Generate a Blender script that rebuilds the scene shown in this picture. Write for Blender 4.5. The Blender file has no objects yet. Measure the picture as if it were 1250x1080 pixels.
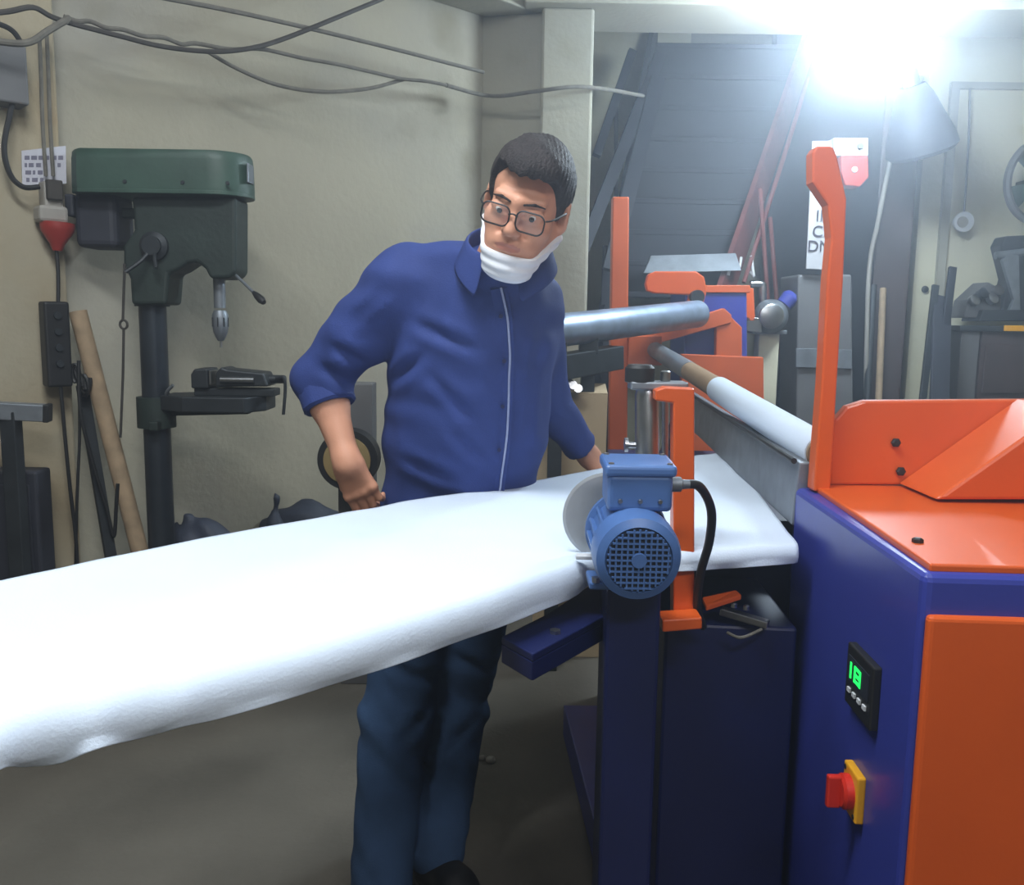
import bpy, bmesh, math, random
import numpy as np
from mathutils import Vector, Matrix, noise
from mathutils.bvhtree import BVHTree
random.seed(7)
SC = bpy.context.scene
GLOW_HAZE = .065
COL = SC.collection
V = Vector
# ------------------------------------------------------------------ camera
FPX, HOR, ROLL, CAMH = 1100.0, 388.0, math.radians(0.86), 1.30
TILT = math.atan((540 - HOR) / FPX)
CP = V((0, 0, CAMH))
_f = V((0, math.cos(TILT), -math.sin(TILT)))
_r0, _u0 = V((1, 0, 0)), V((0, math.sin(TILT), math.cos(TILT)))
_r = _r0 * math.cos(ROLL) + _u0 * math.sin(ROLL)
_u = _u0 * math.cos(ROLL) - _r0 * math.sin(ROLL)
cam_d = bpy.data.cameras.new('camera'); cam = bpy.data.objects.new('camera', cam_d); COL.objects.link(cam)
cam_d.sensor_width = 36.0; cam_d.lens = FPX / 1250 * 36.0; cam_d.clip_start = .02; cam_d.clip_end = 60
cm = Matrix(((_r.x, _u.x, -_f.x, CP.x), (_r.y, _u.y, -_f.y, CP.y), (_r.z, _u.z, -_f.z, CP.z), (0, 0, 0, 1)))
cam.matrix_world = cm
SC.camera = cam
# ------------------------------------------------------------------ world, exposure, lights
SC.view_settings.view_transform = 'Standard'; SC.view_settings.look = 'None'
SC.view_settings.gamma = 1.0; SC.view_settings.use_curve_mapping = False
SC.view_settings.exposure = 0.0
W = bpy.data.worlds.new('world'); SC.world = W; W.use_nodes = True
W.node_tree.nodes['Background'].inputs[0].default_value = (.62, .72, .9, 1)
W.node_tree.nodes['Background'].inputs[1].default_value = 0.10


def area(name, loc, target, sx, sy, power, col):
    d = bpy.data.lights.new(name, 'AREA'); d.shape = 'RECTANGLE'; d.size = sx; d.size_y = sy; d.energy = power; d.color = col
    o = bpy.data.objects.new(name, d); COL.objects.link(o); o.location = loc
    o.rotation_euler = (V(target) - V(loc)).to_track_quat('-Z', 'Y').to_euler()
    return o


area('sheet_fill_light', (-.55, 1.0, 3.1), (-.45, 1.25, .8), 1.3, .3, 74, (.86, .94, 1))  # unseen fill light, added above the sheet to brighten it
area('rear_fill_light', (.6, -1.2, 3.1), (.3, 1.8, .8), 1.3, .3, 46, (.94, .96, 1))  # unseen fill behind the camera, added to brighten the fronts
_w = W.node_tree; _vs = _w.nodes.new('ShaderNodeVolumeScatter')          # haze volume added to imitate lens bloom around the lamp
_vs.inputs['Density'].default_value = GLOW_HAZE; _vs.inputs['Anisotropy'].default_value = .78; _vs.inputs['Color'].default_value = (.80, .88, 1, 1)
_w.links.new(_vs.outputs[0], [n for n in _w.nodes if n.type == 'OUTPUT_WORLD'][0].inputs['Volume'])
# ------------------------------------------------------------------ pixel -> place helpers


def ray(px, py):
    return (_f * FPX + _r * (px - 625) - _u * (py - 540)).normalized()


def at(px, py, y):
    d = ray(px, py); return CP + d * (y / d.y)


def atz(px, py, z):
    d = ray(px, py); return CP + d * ((z - CAMH) / d.z)


def onplane(px, py, p0, n):
    d = ray(px, py); return CP + d * ((p0 - CP).dot(n) / d.dot(n))


def lin(c):
    c = c / 255.0
    return c / 12.92 if c <= .04045 else ((c + .055) / 1.055) ** 2.4


def rgb(r, g, b):
    return (lin(r), lin(g), lin(b), 1)


# ------------------------------------------------------------------ materials
def mat(name, col, rough=.55, metal=0.0, var=.12, scale=8.0, bump=.0, bscale=60.0, spec=.5, coat=0.0, emit=0.0, detail=4.0):
    m = bpy.data.materials.new(name); m.use_nodes = True
    nt = m.node_tree; b = nt.nodes['Principled BSDF']
    b.inputs['Roughness'].default_value = rough; b.inputs['Metallic'].default_value = metal
    b.inputs['Specular IOR Level'].default_value = spec; b.inputs['Coat Weight'].default_value = coat
    tc = nt.nodes.new('ShaderNodeTexCoord')
    n = nt.nodes.new('ShaderNodeTexNoise'); n.inputs['Scale'].default_value = scale; n.inputs['Detail'].default_value = detail
    nt.links.new(tc.outputs['Object'], n.inputs['Vector'])
    r = nt.nodes.new('ShaderNodeMapRange'); r.inputs[1].default_value = .3; r.inputs[2].default_value = .7
    r.inputs[3].default_value = 1 - var; r.inputs[4].default_value = 1 + var
    nt.links.new(n.outputs['Fac'], r.inputs[0])
    mx = nt.nodes.new('ShaderNodeMix'); mx.data_type = 'RGBA'; mx.blend_type = 'MULTIPLY'; mx.inputs[0].default_value = 1
    mx.inputs[6].default_value = col; nt.links.new(r.outputs[0], mx.inputs[7])
    nt.links.new(mx.outputs[2], b.inputs['Base Color'])
    if bump:
        n2 = nt.nodes.new('ShaderNodeTexNoise'); n2.inputs['Scale'].default_value = bscale; n2.inputs['Detail'].default_value = 5
        nt.links.new(tc.outputs['Object'], n2.inputs['Vector'])
        bp = nt.nodes.new('ShaderNodeBump'); bp.inputs['Strength'].default_value = bump; bp.inputs['Distance'].default_value = .01
        nt.links.new(n2.outputs['Fac'], bp.inputs['Height']); nt.links.new(bp.outputs[0], b.inputs['Normal'])
    if emit:
        b.inputs['Emission Color'].default_value = col; b.inputs['Emission Strength'].default_value = emit
    return m


def wall_mat(name, c1, c2, c3):
    """aged plaster: two tones in big soft patches, a third colour as blotchy damp stains low down"""
    m = mat(name, c1, .85, var=.06, scale=3, bump=.25, bscale=35, spec=.2)
    nt = m.node_tree; b = nt.nodes['Principled BSDF']
    src = b.inputs['Base Color'].links[0].from_socket
    tc = nt.nodes.new('ShaderNodeTexCoord')

    def blot(scale, lo, hi, src, col, det=5):
        n = nt.nodes.new('ShaderNodeTexNoise'); n.inputs['Scale'].default_value = scale; n.inputs['Detail'].default_value = det
        nt.links.new(tc.outputs['Object'], n.inputs['Vector'])
        r = nt.nodes.new('ShaderNodeMapRange'); r.inputs[1].default_value = lo; r.inputs[2].default_value = hi
        nt.links.new(n.outputs['Fac'], r.inputs[0])
        mx = nt.nodes.new('ShaderNodeMix'); mx.data_type = 'RGBA'
        nt.links.new(r.outputs[0], mx.inputs[0]); nt.links.new(src, mx.inputs[6]); mx.inputs[7].default_value = col
        return mx.outputs[2]
    s = blot(1.3, .42, .62, src, c2)
    s = blot(2.6, .6, .75, s, c3, 8)
    nt.links.new(s, b.inputs['Base Color'])
    return m


M = dict(
    wall=wall_mat('aged_plaster', rgb(168, 162, 145), rgb(158, 154, 144), rgb(140, 133, 114)),
    pillar=wall_mat('pillar_plaster', rgb(164, 160, 144), rgb(156, 154, 142), rgb(146, 141, 122)),
    pier=wall_mat('pier_paint', rgb(170, 162, 142), rgb(162, 146, 118), rgb(146, 116, 90)),
    cream=wall_mat('cream_paint', rgb(205, 200, 176), rgb(196, 190, 164), rgb(184, 172, 132)),
    floor=mat('worn_concrete', rgb(104, 99, 91), .8, var=.22, scale=2.5, bump=.3, bscale=50, spec=.25, detail=9),
    ceil=mat('ceiling_paint', rgb(190, 190, 184), .85, var=.05, scale=2),
    orange=mat('orange_enamel', rgb(216, 90, 30), .34, var=.05, scale=4, bump=.03, bscale=180, coat=.15),
    orange_dull=mat('orange_enamel_dusty', rgb(206, 92, 40), .5, var=.08, scale=6),
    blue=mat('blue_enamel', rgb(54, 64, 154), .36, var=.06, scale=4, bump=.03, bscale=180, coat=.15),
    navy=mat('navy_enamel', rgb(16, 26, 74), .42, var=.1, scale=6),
    motor=mat('motor_blue', rgb(74, 108, 164), .4, var=.07, scale=20),
    motor_dark=mat('motor_recess', rgb(24, 30, 44), .7, var=.1),
    steel=mat('brushed_steel', rgb(170, 172, 176), .32, 1.0, var=.1, scale=30),
    steel_dull=mat('dull_steel', rgb(128, 134, 142), .5, .6, var=.18, scale=18, bump=.05),
    roller=mat('galvanised_roller', rgb(158, 174, 198), .42, .7, var=.2, scale=14),
    blade=mat('ground_blade', rgb(176, 178, 180), .5, .35, var=.06, scale=30),
    black=mat('black_plastic', rgb(28, 28, 30), .5, var=.1),
    cable=mat('cable_sheath', rgb(58, 54, 50), .7, var=.25, scale=30),
    cable_grey=mat('dusty_grey_cable', rgb(104, 100, 92), .8, var=.25, scale=40),
    green=mat('drill_green', rgb(54, 78, 68), .5, var=.22, scale=9, bump=.06),
    green_dark=mat('drill_cast_green', rgb(34, 46, 42), .6, var=.25, scale=12, bump=.1),
    iron=mat('dark_iron', rgb(50, 54, 58), .5, .4, var=.2, scale=16, bump=.06),
    column=mat('oiled_column', rgb(62, 68, 76), .35, .6, var=.2, scale=10),
    greymotor=mat('dusty_motor', rgb(44, 46, 56), .65, var=.2, scale=14),
    fabric=mat('white_nonwoven', rgb(216, 228, 244), .9, var=.02, scale=6, bump=.12, bscale=260, spec=.15),
    card=mat('cardboard', rgb(150, 122, 92), .85, var=.12, scale=14),
    tan=mat('tan_board', rgb(178, 158, 128), .85, var=.1, scale=6),
    mustard=mat('mustard_disc', rgb(150, 128, 84), .8, var=.1, scale=10),
    wood=mat('bare_wood', rgb(160, 138, 112), .8, var=.2, scale=22, bump=.08),
    red=mat('red_plastic', rgb(150, 44, 36), .5, var=.12, scale=12),
    redbright=mat('red_switch', rgb(206, 44, 28), .4, var=.05),
    yellow=mat('yellow_switch', rgb(236, 168, 32), .42, var=.05),
    grey=mat('grey_plastic', rgb(150, 146, 140), .6, var=.1),
    paper=mat('paper', rgb(196, 196, 206), .9, var=.05),
    board=mat('sign_board', rgb(168, 168, 172), .7, var=.05),
    darkink=mat('dark_ink', rgb(52, 46, 60), .8, var=.2),
    ink=mat('faded_ink', rgb(120, 118, 136), .9, var=.2),
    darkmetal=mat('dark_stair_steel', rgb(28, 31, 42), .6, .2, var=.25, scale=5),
    darkpost=mat('dark_brown_paint', rgb(74, 62, 62), .6, var=.2, scale=7),
    rust=mat('red_primer', rgb(116, 62, 60), .7, var=.2, scale=9),
    darkpanel=mat('dark_panel', rgb(34, 37, 50), .75, var=.2, scale=3),
    bag=mat('black_sack', rgb(50, 56, 72), .6, var=.25, scale=10, bump=.2, bscale=40),
    greycab=mat('grey_cabinet', rgb(96, 96, 98), .6, var=.12, scale=8),
    skin=mat('skin', rgb(208, 150, 122), .5, var=.08, scale=14, bump=.08, bscale=220, spec=.35),
    lip=mat('lip', rgb(190, 124, 106), .5, var=.06),
    hair=mat('hair', rgb(44, 37, 37), .6, var=.3, scale=60, bump=.5, bscale=260, spec=.3),
    shirt=mat('navy_shirt', rgb(48, 64, 122), .75, var=.1, scale=10, bump=.15, bscale=320, spec=.25),
    placket=mat('placket_glint', rgb(150, 158, 190), .7, var=.05),  # pale tone for the reflection along the placket edge
    jeans=mat('denim', rgb(58, 82, 116), .85, var=.22, scale=9, bump=.25, bscale=380, spec=.15),
    shoe=mat('black_shoe', rgb(24, 24, 26), .5, var=.1),
    mask=mat('mask_white', rgb(226, 228, 234), .85, var=.03, bump=.05, bscale=200),
    eye=mat('eye_white', rgb(220, 214, 208), .3, var=.03),
    iris=mat('iris', rgb(40, 28, 22), .25, var=.05),
    led=mat('green_led', rgb(30, 220, 90), .5, var=.02, emit=1.6),
    white=mat('white_print', rgb(210, 212, 216), .7, var=.04),
)
lamp_m = bpy.data.materials.new('lamp_led'); lamp_m.use_nodes = True
_b = lamp_m.node_tree.nodes['Principled BSDF']; _b.inputs['Emission Color'].default_value = (.70, .86, 1, 1); _b.inputs['Emission Strength'].default_value = 140
glass = bpy.data.materials.new('lens_glass'); glass.use_nodes = True
_nt = glass.node_tree
for _n in list(_nt.nodes):
    if _n.type == 'BSDF_PRINCIPLED': _nt.nodes.remove(_n)
_tr = _nt.nodes.new('ShaderNodeBsdfTransparent'); _gl = _nt.nodes.new('ShaderNodeBsdfGlossy'); _gl.inputs['Roughness'].default_value = .03
_mx = _nt.nodes.new('ShaderNodeMixShader'); _mx.inputs[0].default_value = .025
_nt.links.new(_tr.outputs[0], _mx.inputs[1]); _nt.links.new(_gl.outputs[0], _mx.inputs[2])
_nt.links.new(_mx.outputs[0], [n for n in _nt.nodes if n.type == 'OUTPUT_MATERIAL'][0].inputs[0])


# ------------------------------------------------------------------ objects
def root(name, loc, label, cat, group=None):
    o = bpy.data.objects.new(name, None); COL.objects.link(o); o.location = loc; o.empty_display_size = .05
    o['label'] = label; o['category'] = cat
    if group: o['group'] = group
    return o


def tag(o, label, cat, group=None, kind=None):
    if label: o['label'] = label
    if cat: o['category'] = cat
    if group: o['group'] = group
    if kind: o['kind'] = kind
    return o


def orig(o):
    return V(o.location) if o.parent is None else orig(o.parent) + V(o.location)


def link_mesh(name, me, m, parent):
    me.materials.append(M[m] if isinstance(m, str) else m)
    o = bpy.data.objects.new(name, me); COL.objects.link(o)
    if parent is not None:
        me.transform(Matrix.Translation(-orig(parent))); o.parent = parent
    else:
        co = np.array([v.co for v in me.vertices])
        if len(co):
            lo, hi = co.min(0), co.max(0); c = V(((lo[0] + hi[0]) / 2, (lo[1] + hi[1]) / 2, lo[2]))
            me.transform(Matrix.Translation(-c)); o.location = c
    return o


def spline(pts, n=8):
    pts = [V(p) for p in pts]
    if len(pts) < 3: return pts
    out = []
    for i in range(len(pts) - 1):
        p0 = pts[max(i - 1, 0)]; p1 = pts[i]; p2 = pts[i + 1]; p3 = pts[min(i + 2, len(pts) - 1)]
        for k in range(n):
            t = k / n
            out.append(.5 * ((2 * p1) + (p2 - p0) * t + (2 * p0 - 5 * p1 + 4 * p2 - p3) * t * t + (3 * p1 - p0 - 3 * p2 + p3) * t ** 3))
    out.append(pts[-1]); return out


def frame_of(d):
    d = V(d).normalized(); a = V((0, 0, 1)) if abs(d.z) < .9 else V((1, 0, 0))
    x = d.cross(a).normalized(); return x, d.cross(x).normalized(), d


class MB:
    def __init__(s): s.bm = bmesh.new()

    def quadbox(s, base, up):
        n = len(base); up = V(up)
        a = [s.bm.verts.new(V(p)) for p in base]; b = [s.bm.verts.new(V(p) + up) for p in base]
        s.bm.faces.new(a); s.bm.faces.new(b[::-1])
        for i in range(n): s.bm.faces.new((a[i], b[i], b[(i + 1) % n], a[(i + 1) % n]))
        return s
    prism = quadbox

    def box(s, c, size, ax=None):
        c = V(c); x, y, z = ax or (V((1, 0, 0)), V((0, 1, 0)), V((0, 0, 1)))
        x, y, z = x * size[0] / 2, y * size[1] / 2, z * size[2] / 2
        return s.quadbox([c - x - y - z, c + x - y - z, c + x + y - z, c - x + y - z], z * 2)

    def beam(s, a, b, w, h, up=(0, 0, 1)):
        a, b = V(a), V(b); d = (b - a).normalized(); sx = d.cross(V(up))
        sx = sx.normalized() if sx.length > 1e-5 else V((1, 0, 0)); su = sx.cross(d)
        x, z = sx * w / 2, su * h / 2
        return s.quadbox([a - x - z, a + x - z, a + x + z, a - x + z], b - a)

    def rings(s, rings, cap=True):
        vs = [[s.bm.verts.new(p) for p in r] for r in rings]
        for r0, r1 in zip(vs, vs[1:]):
            n = len(r0)
            for i in range(n): s.bm.faces.new((r0[i], r0[(i + 1) % n], r1[(i + 1) % n], r1[i]))
        if cap:
            s.bm.faces.new(vs[0][::-1]); s.bm.faces.new(vs[-1])
        return s

    def cyl(s, a, b, r, r2=None, n=24):
        return s.lathe(a, V(b) - V(a), [(0, r), ((V(b) - V(a)).length, r if r2 is None else r2)], n)

    def lathe(s, o, d, prof, n=24, sq=1.0):
        x, y, d = frame_of(d); o = V(o)
        return s.rings([[o + d * h + x * math.cos(2 * math.pi * i / n) * r + y * math.sin(2 * math.pi * i / n) * r * sq for i in range(n)] for h, r in prof])

    def tube(s, pts, r, n=8, k=8):
        P = spline(pts, k) if k > 1 else [V(p) for p in pts]
        T = [(P[min(i + 1, len(P) - 1)] - P[max(i - 1, 0)]).normalized() for i in range(len(P))]
        x, _, _ = frame_of(T[0]); R = []
        for i, (p, t) in enumerate(zip(P, T)):
            x = (x - t * x.dot(t)).normalized(); y = t.cross(x)
            rr = r if not isinstance(r, (list, tuple)) else r[0] + (r[1] - r[0]) * i / (len(P) - 1)
            R.append([p + x * math.cos(2 * math.pi * j / n) * rr + y * math.sin(2 * math.pi * j / n) * rr for j in range(n)])
        return s.rings(R)

    def ball(s, c, r, ax=None, n=20):
        c = V(c); x, y, z = ax or (V((1, 0, 0)), V((0, 1, 0)), V((0, 0, 1)))
        if not isinstance(r, (tuple, list)): r = (r, r, r)
        m = n // 2
        rg = []
        for j in range(1, m):
            ph = math.pi * j / m
            rg.append([c + x * r[0] * math.sin(ph) * math.cos(2 * math.pi * i / n) + y * r[1] * math.sin(ph) * math.sin(2 * math.pi * i / n) + z * r[2] * math.cos(ph) for i in range(n)])
        return s.rings(rg)

    def build(s, name, m, parent=None, bevel=0.0, smooth=False, seg=2, label=None):
        bmesh.ops.recalc_face_normals(s.bm, faces=s.bm.faces)
        me = bpy.data.meshes.new(name); s.bm.to_mesh(me); s.bm.free()
        o = link_mesh(name, me, m, parent)
        if smooth:
            me.shade_smooth()
            md = o.modifiers.new('edges', 'EDGE_SPLIT'); md.split_angle = math.radians(38)
        if bevel:
            md = o.modifiers.new('bevel', 'BEVEL'); md.width = bevel; md.segments = seg; md.limit_method = 'ANGLE'; md.angle_limit = math.radians(40)
        if label: o['label'] = label
        return o


def poly(px, y):
    return [at(a, b, y) for a, b in px]


def structure(o, name=None):
    o['kind'] = 'structure'; return o
# ------------------------------------------------------------------ the setting
Z = V((0, 0, 1))
WP0 = at(0, 388, 2.9); WP1 = at(585, 388, 4.3)                      # the plaster wall on the left runs away to the right
WD = V((WP1.x - WP0.x, WP1.y - WP0.y, 0)).normalized(); WN = V((WD.y, -WD.x, 0))   # WN points into the room
WB = V((WP0.x, WP0.y, 0))
BEAMZ = at(900, 25, 4.3).z
CEILZ = 3.25


def onwall(px, py, off=.03):
    return onplane(px, py, WB + WN * off, WN)


def slab(name, pts, up, m, bevel=0):
    return structure(MB().quadbox(pts, up).build(name, m, None, bevel))


slab('floor', [(-4.2, -2.6, -.1), (4.6, -2.6, -.1), (4.6, 6.6, -.1), (-4.2, 6.6, -.1)], (0, 0, .1), 'floor')
slab('ceiling', [(-4.2, -2.6, CEILZ), (4.6, -2.6, CEILZ), (4.6, 6.6, CEILZ), (-4.2, 6.6, CEILZ)], (0, 0, .1), 'ceil')
wa = WB - WD * 3.2; wb = WB + WD * (V((WP1.x - WP0.x, WP1.y - WP0.y, 0)).length + .05)
slab('wall_left', [wa, wb, wb - WN * .15, wa - WN * .15], (0, 0, CEILZ), 'wall')
slab('wall_back', [(-1.2, 6.3, 0), (4.6, 6.3, 0), (4.6, 6.45, 0), (-1.2, 6.45, 0)], (0, 0, CEILZ), 'wall')
cx = at(1112, 388, 5.2).x
slab('wall_right', [(cx, 5.2, 0), (4.6, 5.2, 0), (4.6, 5.35, 0), (cx, 5.35, 0)], (0, 0, CEILZ), 'cream')
slab('wall_east', [(4.45, -2.6, 0), (4.6, -2.6, 0), (4.6, 5.2, 0), (4.45, 5.2, 0)], (0, 0, CEILZ), 'cream')
slab('wall_south', [(-4.2, -2.6, 0), (4.6, -2.6, 0), (4.6, -2.45, 0), (-4.2, -2.45, 0)], (0, 0, CEILZ), 'cream')
slab('wall_west', [(-4.2, -2.6, 0), (-4.05, -2.6, 0), (-4.05, 1.2, 0), (-4.2, 1.2, 0)], (0, 0, CEILZ), 'wall')
# pillar in two steps, wall pier at the far left, beams
p = [at(585, 388, 4.3), at(662, 388, 4.22), at(662, 388, 4.75), at(585, 388, 4.8)]
slab('trim_1', [V((q.x, q.y, 0)) for q in p], (0, 0, BEAMZ), 'pillar', .008)
p = [at(655, 388, 4.16), at(716, 388, 4.16), at(716, 388, 4.7), at(655, 388, 4.7)]
slab('trim_2', [V((q.x, q.y, 0)) for q in p], (0, 0, BEAMZ), 'pillar', .012)
q = onplane(84, 388, WB + WN * .09, WN); q = V((q.x, q.y, 0))
slab('trim_3', [q, q - WD * .9, q - WD * .9 - WN * .12, q - WN * .12], (0, 0, CEILZ), 'pier', .008)
bx0 = at(640, 25, 4.1).x
slab('trim_4', [(bx0, 4.1, BEAMZ), (4.45, 4.1, BEAMZ), (4.45, 4.5, BEAMZ), (bx0, 4.5, BEAMZ)], (0, 0, CEILZ - BEAMZ), 'pillar', .008)
w0 = WB - WD * 2.5; w1 = wb + WD * .1
slab('trim_5', [w0 + WN * .22 + Z * BEAMZ, w1 + WN * .22 + Z * BEAMZ, w1 + Z * BEAMZ, w0 + Z * BEAMZ], (0, 0, CEILZ - BEAMZ), 'pillar', .008)
q = [at(1142, 388, 5.15), at(1152, 388, 5.15)]
slab('trim_6', [(q[0].x, 5.17, 0), (q[1].x, 5.17, 0), (q[1].x, 5.2, 0), (q[0].x, 5.2, 0)], (0, 0, at(1142, 106, 5.15).z), 'pillar')
zz = at(1142, 106, 5.15).z
slab('trim_7', [(q[0].x, 5.17, zz), (4.4, 5.17, zz), (4.4, 5.2, zz), (q[0].x, 5.2, zz)], (0, 0, .035), 'pillar')
# dark blue-grey panel and painted post at the back
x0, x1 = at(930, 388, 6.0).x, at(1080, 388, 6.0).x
slab('trim_8', [(x0, 6.0, 0), (x1, 6.0, 0), (x1, 6.1, 0), (x0, 6.1, 0)], (0, 0, CEILZ), 'darkpanel')
a = [at(1062, 388, 5.0), at(1106, 388, 5.0), at(1106, 388, 5.35), at(1062, 388, 5.35)]
slab('trim_9', [V((k.x, k.y, 0)) for k in a], (0, 0, at(1062, 90, 5.0).z), 'darkpost', .01)

# ------------------------------------------------------------------ steel stair at the back
st = root('staircase', at(840, 388, 5.5) * 1.0 - Z * at(840, 388, 5.5).z, 'dark steel staircase climbing steeply under the ceiling beam', 'staircase')
NT = 9
lb, rb_ = (742, 362), (886, 352)
lt, rt_ = (800, 58), (992, 58)
for i in range(NT):
    t = i / (NT - 1); y = 5.0 + .85 * t
    l = at(lb[0] + (lt[0] - lb[0]) * t, lb[1] + (lt[1] - lb[1]) * t, y); r = at(rb_[0] + (rt_[0] - rb_[0]) * t, rb_[1] + (rt_[1] - rb_[1]) * t, y)
    r.z = l.z
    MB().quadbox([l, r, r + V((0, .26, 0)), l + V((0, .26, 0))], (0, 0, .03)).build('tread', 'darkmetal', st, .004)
    if i < NT - 1:
        t2 = (i + 1) / (NT - 1); z2 = at(0, lb[1] + (lt[1] - lb[1]) * t2, 5.0 + .85 * t2).z
        MB().quadbox([l + V((0, .11, .03)), r + V((0, .11, .03)), r + V((0, .125, .03)), l + V((0, .125, .03))], (0, 0, max(.05, at(lb[0] + (lt[0] - lb[0]) * t2, lb[1] + (lt[1] - lb[1]) * t2, 5.0 + .85 * t2).z - l.z - .03))).build('riser', 'darkmetal', st)
for (b0, t0, m) in ((lb, lt, 'darkmetal'), (rb_, rt_, 'rust')):
    a0 = at(b0[0], b0[1], 4.98); a1 = at(t0[0], t0[1] - 20, 5.9)
    d = (a1 - a0); a00 = a0 - d * (a0.z / d.z) if d.z else a0
    MB().beam(V((a00.x, a00.y, .0)), a1, .03, .16).build('stringer', m, st)
MB().tube([at(908, 345, 4.9), at(962, 175, 5.2), at(986, 95, 5.45)], .012, 8, 4).build('handrail', 'rust', st, smooth=True)
for q in ((928, 300), (940, 335)):
    a = at(q[0], q[1] - 70, 5.0); MB().cyl(a, at(q[0] + 14, 440, 4.95), .012).build('baluster', 'rust', st, smooth=True)
lo = [at(786, 333, 4.9), at(905, 330, 4.9), at(898, 309, 4.95), at(795, 312, 4.95)]
tr = MB().quadbox(lo, (0, .03, .0)).build('lit_tread', 'steel_dull', st, label='pale grey plate painting the lit bottom tread of the stair')  # paler steel paints the light falling on the bottom tread
# dark struts that brace the stair on its left
for t, b, w, yt, yb in (((806, 66), (711, 306), 14, 5.3, 4.75), ((772, 62), (728, 190), 10, 5.4, 5.1), ((803, 95), (744, 330), 17, 5.2, 4.75), ((752, 110), (752, 300), 4, 5.3, 5.0), ((744, 300), (732, 640), 15, 4.9, 4.8)):
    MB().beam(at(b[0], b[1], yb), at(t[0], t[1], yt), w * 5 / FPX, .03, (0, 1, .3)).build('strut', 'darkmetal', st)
x0, x1 = at(700, 388, 5.9).x, at(830, 388, 5.9).x
slab('trim_10', [(x0, 5.9, 0), (x1, 5.9, 0), (x1, 6.0, 0), (x0, 6.0, 0)], (0, 0, CEILZ), 'cream')

# ------------------------------------------------------------------ the machine
ANG = math.radians(3); U = V((math.cos(ANG), -math.sin(ANG), 0)); VV = V((math.sin(ANG), math.cos(ANG), 0))
CZ = .98
A = atz(1128, 700, CZ); B = atz(970, 594, CZ)
mc = root('fabric_cutting_machine', V((.75, 2.6, 0)), 'orange and blue fabric roll cutting machine with tall orange posts', 'machine')
g = lambda p, z: V((p.x, p.y, z))
wd = .75
cab = MB().quadbox([g(A, 0), g(B, 0), g(B, 0) + U * wd, g(A, 0) + U * wd], (0, 0, CZ)).build('cabinet', 'blue', mc, .012, seg=3)
nf = V((U.y, -U.x, 0)) * 1.0; nf = V((-VV.x, -VV.y, 0))
dz = atz(1126, 747, 0); zt = CZ - .052
d0 = A + U * .004
door = MB().quadbox([g(d0, .06), g(d0, .06) + U * (wd - .01), g(d0, .06) + U * (wd - .01) + nf * .016, g(d0, .06) + nf * .016], (0, 0, zt - .06)).build('cabinet_door', 'orange', mc, .007, seg=3)
a_, b_ = A + U * .012 + VV * .012, B + U * .028
top = MB().quadbox([g(a_, CZ - .002), g(b_, CZ - .002), g(b_, CZ - .002) + U * (wd - .05), g(a_, CZ - .002) + U * (wd - .03)], (0, 0, .012)).build('top_plate', 'orange', mc, .003)
YB = B.y - .03
br = MB().quadbox(poly([(1013, 592), (1014, 540), (1020, 512), (1034, 496), (1056, 489), (1330, 487), (1330, 592)], YB), (0, .025, 0)).build('bearing_plate', 'orange', mc, .005)
we = MB().quadbox(poly([(1095, 590), (1240, 487), (1420, 487), (1420, 590)], YB - .001), (0, -.16, 0)).build('sloped_guard', 'orange', mc, .006)
for q, yy in (((1093, 540), YB - .004), ((1099, 575), YB - .004)):
    c = at(q[0], q[1], yy); MB().lathe(c, (0, -1, 0), [(0, .009), (.005, .009), (.007, .006)], 6).build('bolt', 'black', mc, label='dark bolt')
c = atz(1120, 662, CZ + .01); MB().lathe(c, Z, [(0, .008), (.005, .008), (.007, .005)], 6).build('bolt', 'black', mc, label='dark bolt')
c = atz(1090, 493, 1.14)
MB().quadbox(poly([(993, 600), (1003, 470), (1010, 340), (1015, 290), (1011, 250), (992, 222), (992, 186), (997, 178), (1017, 178), (1022, 190), (1034, 243), (1032, 290), (1030, 340), (1022, 470), (1014, 600)], YB - .035), (0, .04, 0)).build('roll_post', 'orange', mc, .004)
MB().quadbox(poly([(742, 640), (748, 240), (768, 240), (765, 640)], 4.0), (0, .07, 0)).build('roll_post', 'orange_dull', mc, .006)
# controls on the blue side
sn = V((-VV.y, VV.x, 0)); sd = (B - A).normalized(); sn = V((-sd.y, sd.x, 0)); sn = sn if sn.x < 0 else -sn


def onside(px, py, off=0.0):
    return onplane(px, py, A + sn * off, sn)


c = (onside(1041, 800) + onside(1074, 800) + onside(1041, 862) + onside(1074, 880)) / 4
w = abs((onside(1041, 830) - onside(1075, 830)).dot(sd)); h = onside(1058, 795).z - onside(1058, 876).z
c = onside(1058, 836)
dsp = MB().box(c + sn * .006, (w, h, .014), (sd, Z, sn)).build('control_display', 'black', mc, .003)
g0 = c + sn * .0135
sc_ = MB().box(g0 + Z * h * .12, (w * .8, h * .42, .002), (sd, Z, sn)).build('screen', 'motor_dark', dsp)
mb = MB(); k = w * .14
for dx, dz_, ww, hh in ((-.26, .1, .05, .26), (-.02, .21, .2, .05), (-.02, .0, .2, .05), (.1, .1, .05, .26), (-.1, .1, .05, .26), (-.02, .1, .2, .05)):
    mb.box(g0 + sn * .0015 - sd * w * dx + Z * h * (dz_ + .02), (w * ww, h * hh, .0015), (sd, Z, sn))
mb.build('digits', 'led', dsp, label='green lit digits')
for i in range(4):
    MB().box(g0 + sn * .001 + sd * w * (.3 - .2 * i) - Z * h * .22, (w * .1, h * .07, .003), (sd, Z, sn)).build('button', 'white', dsp)
c = onside(1047, 966)
w2 = .062; h2 = .075
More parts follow.
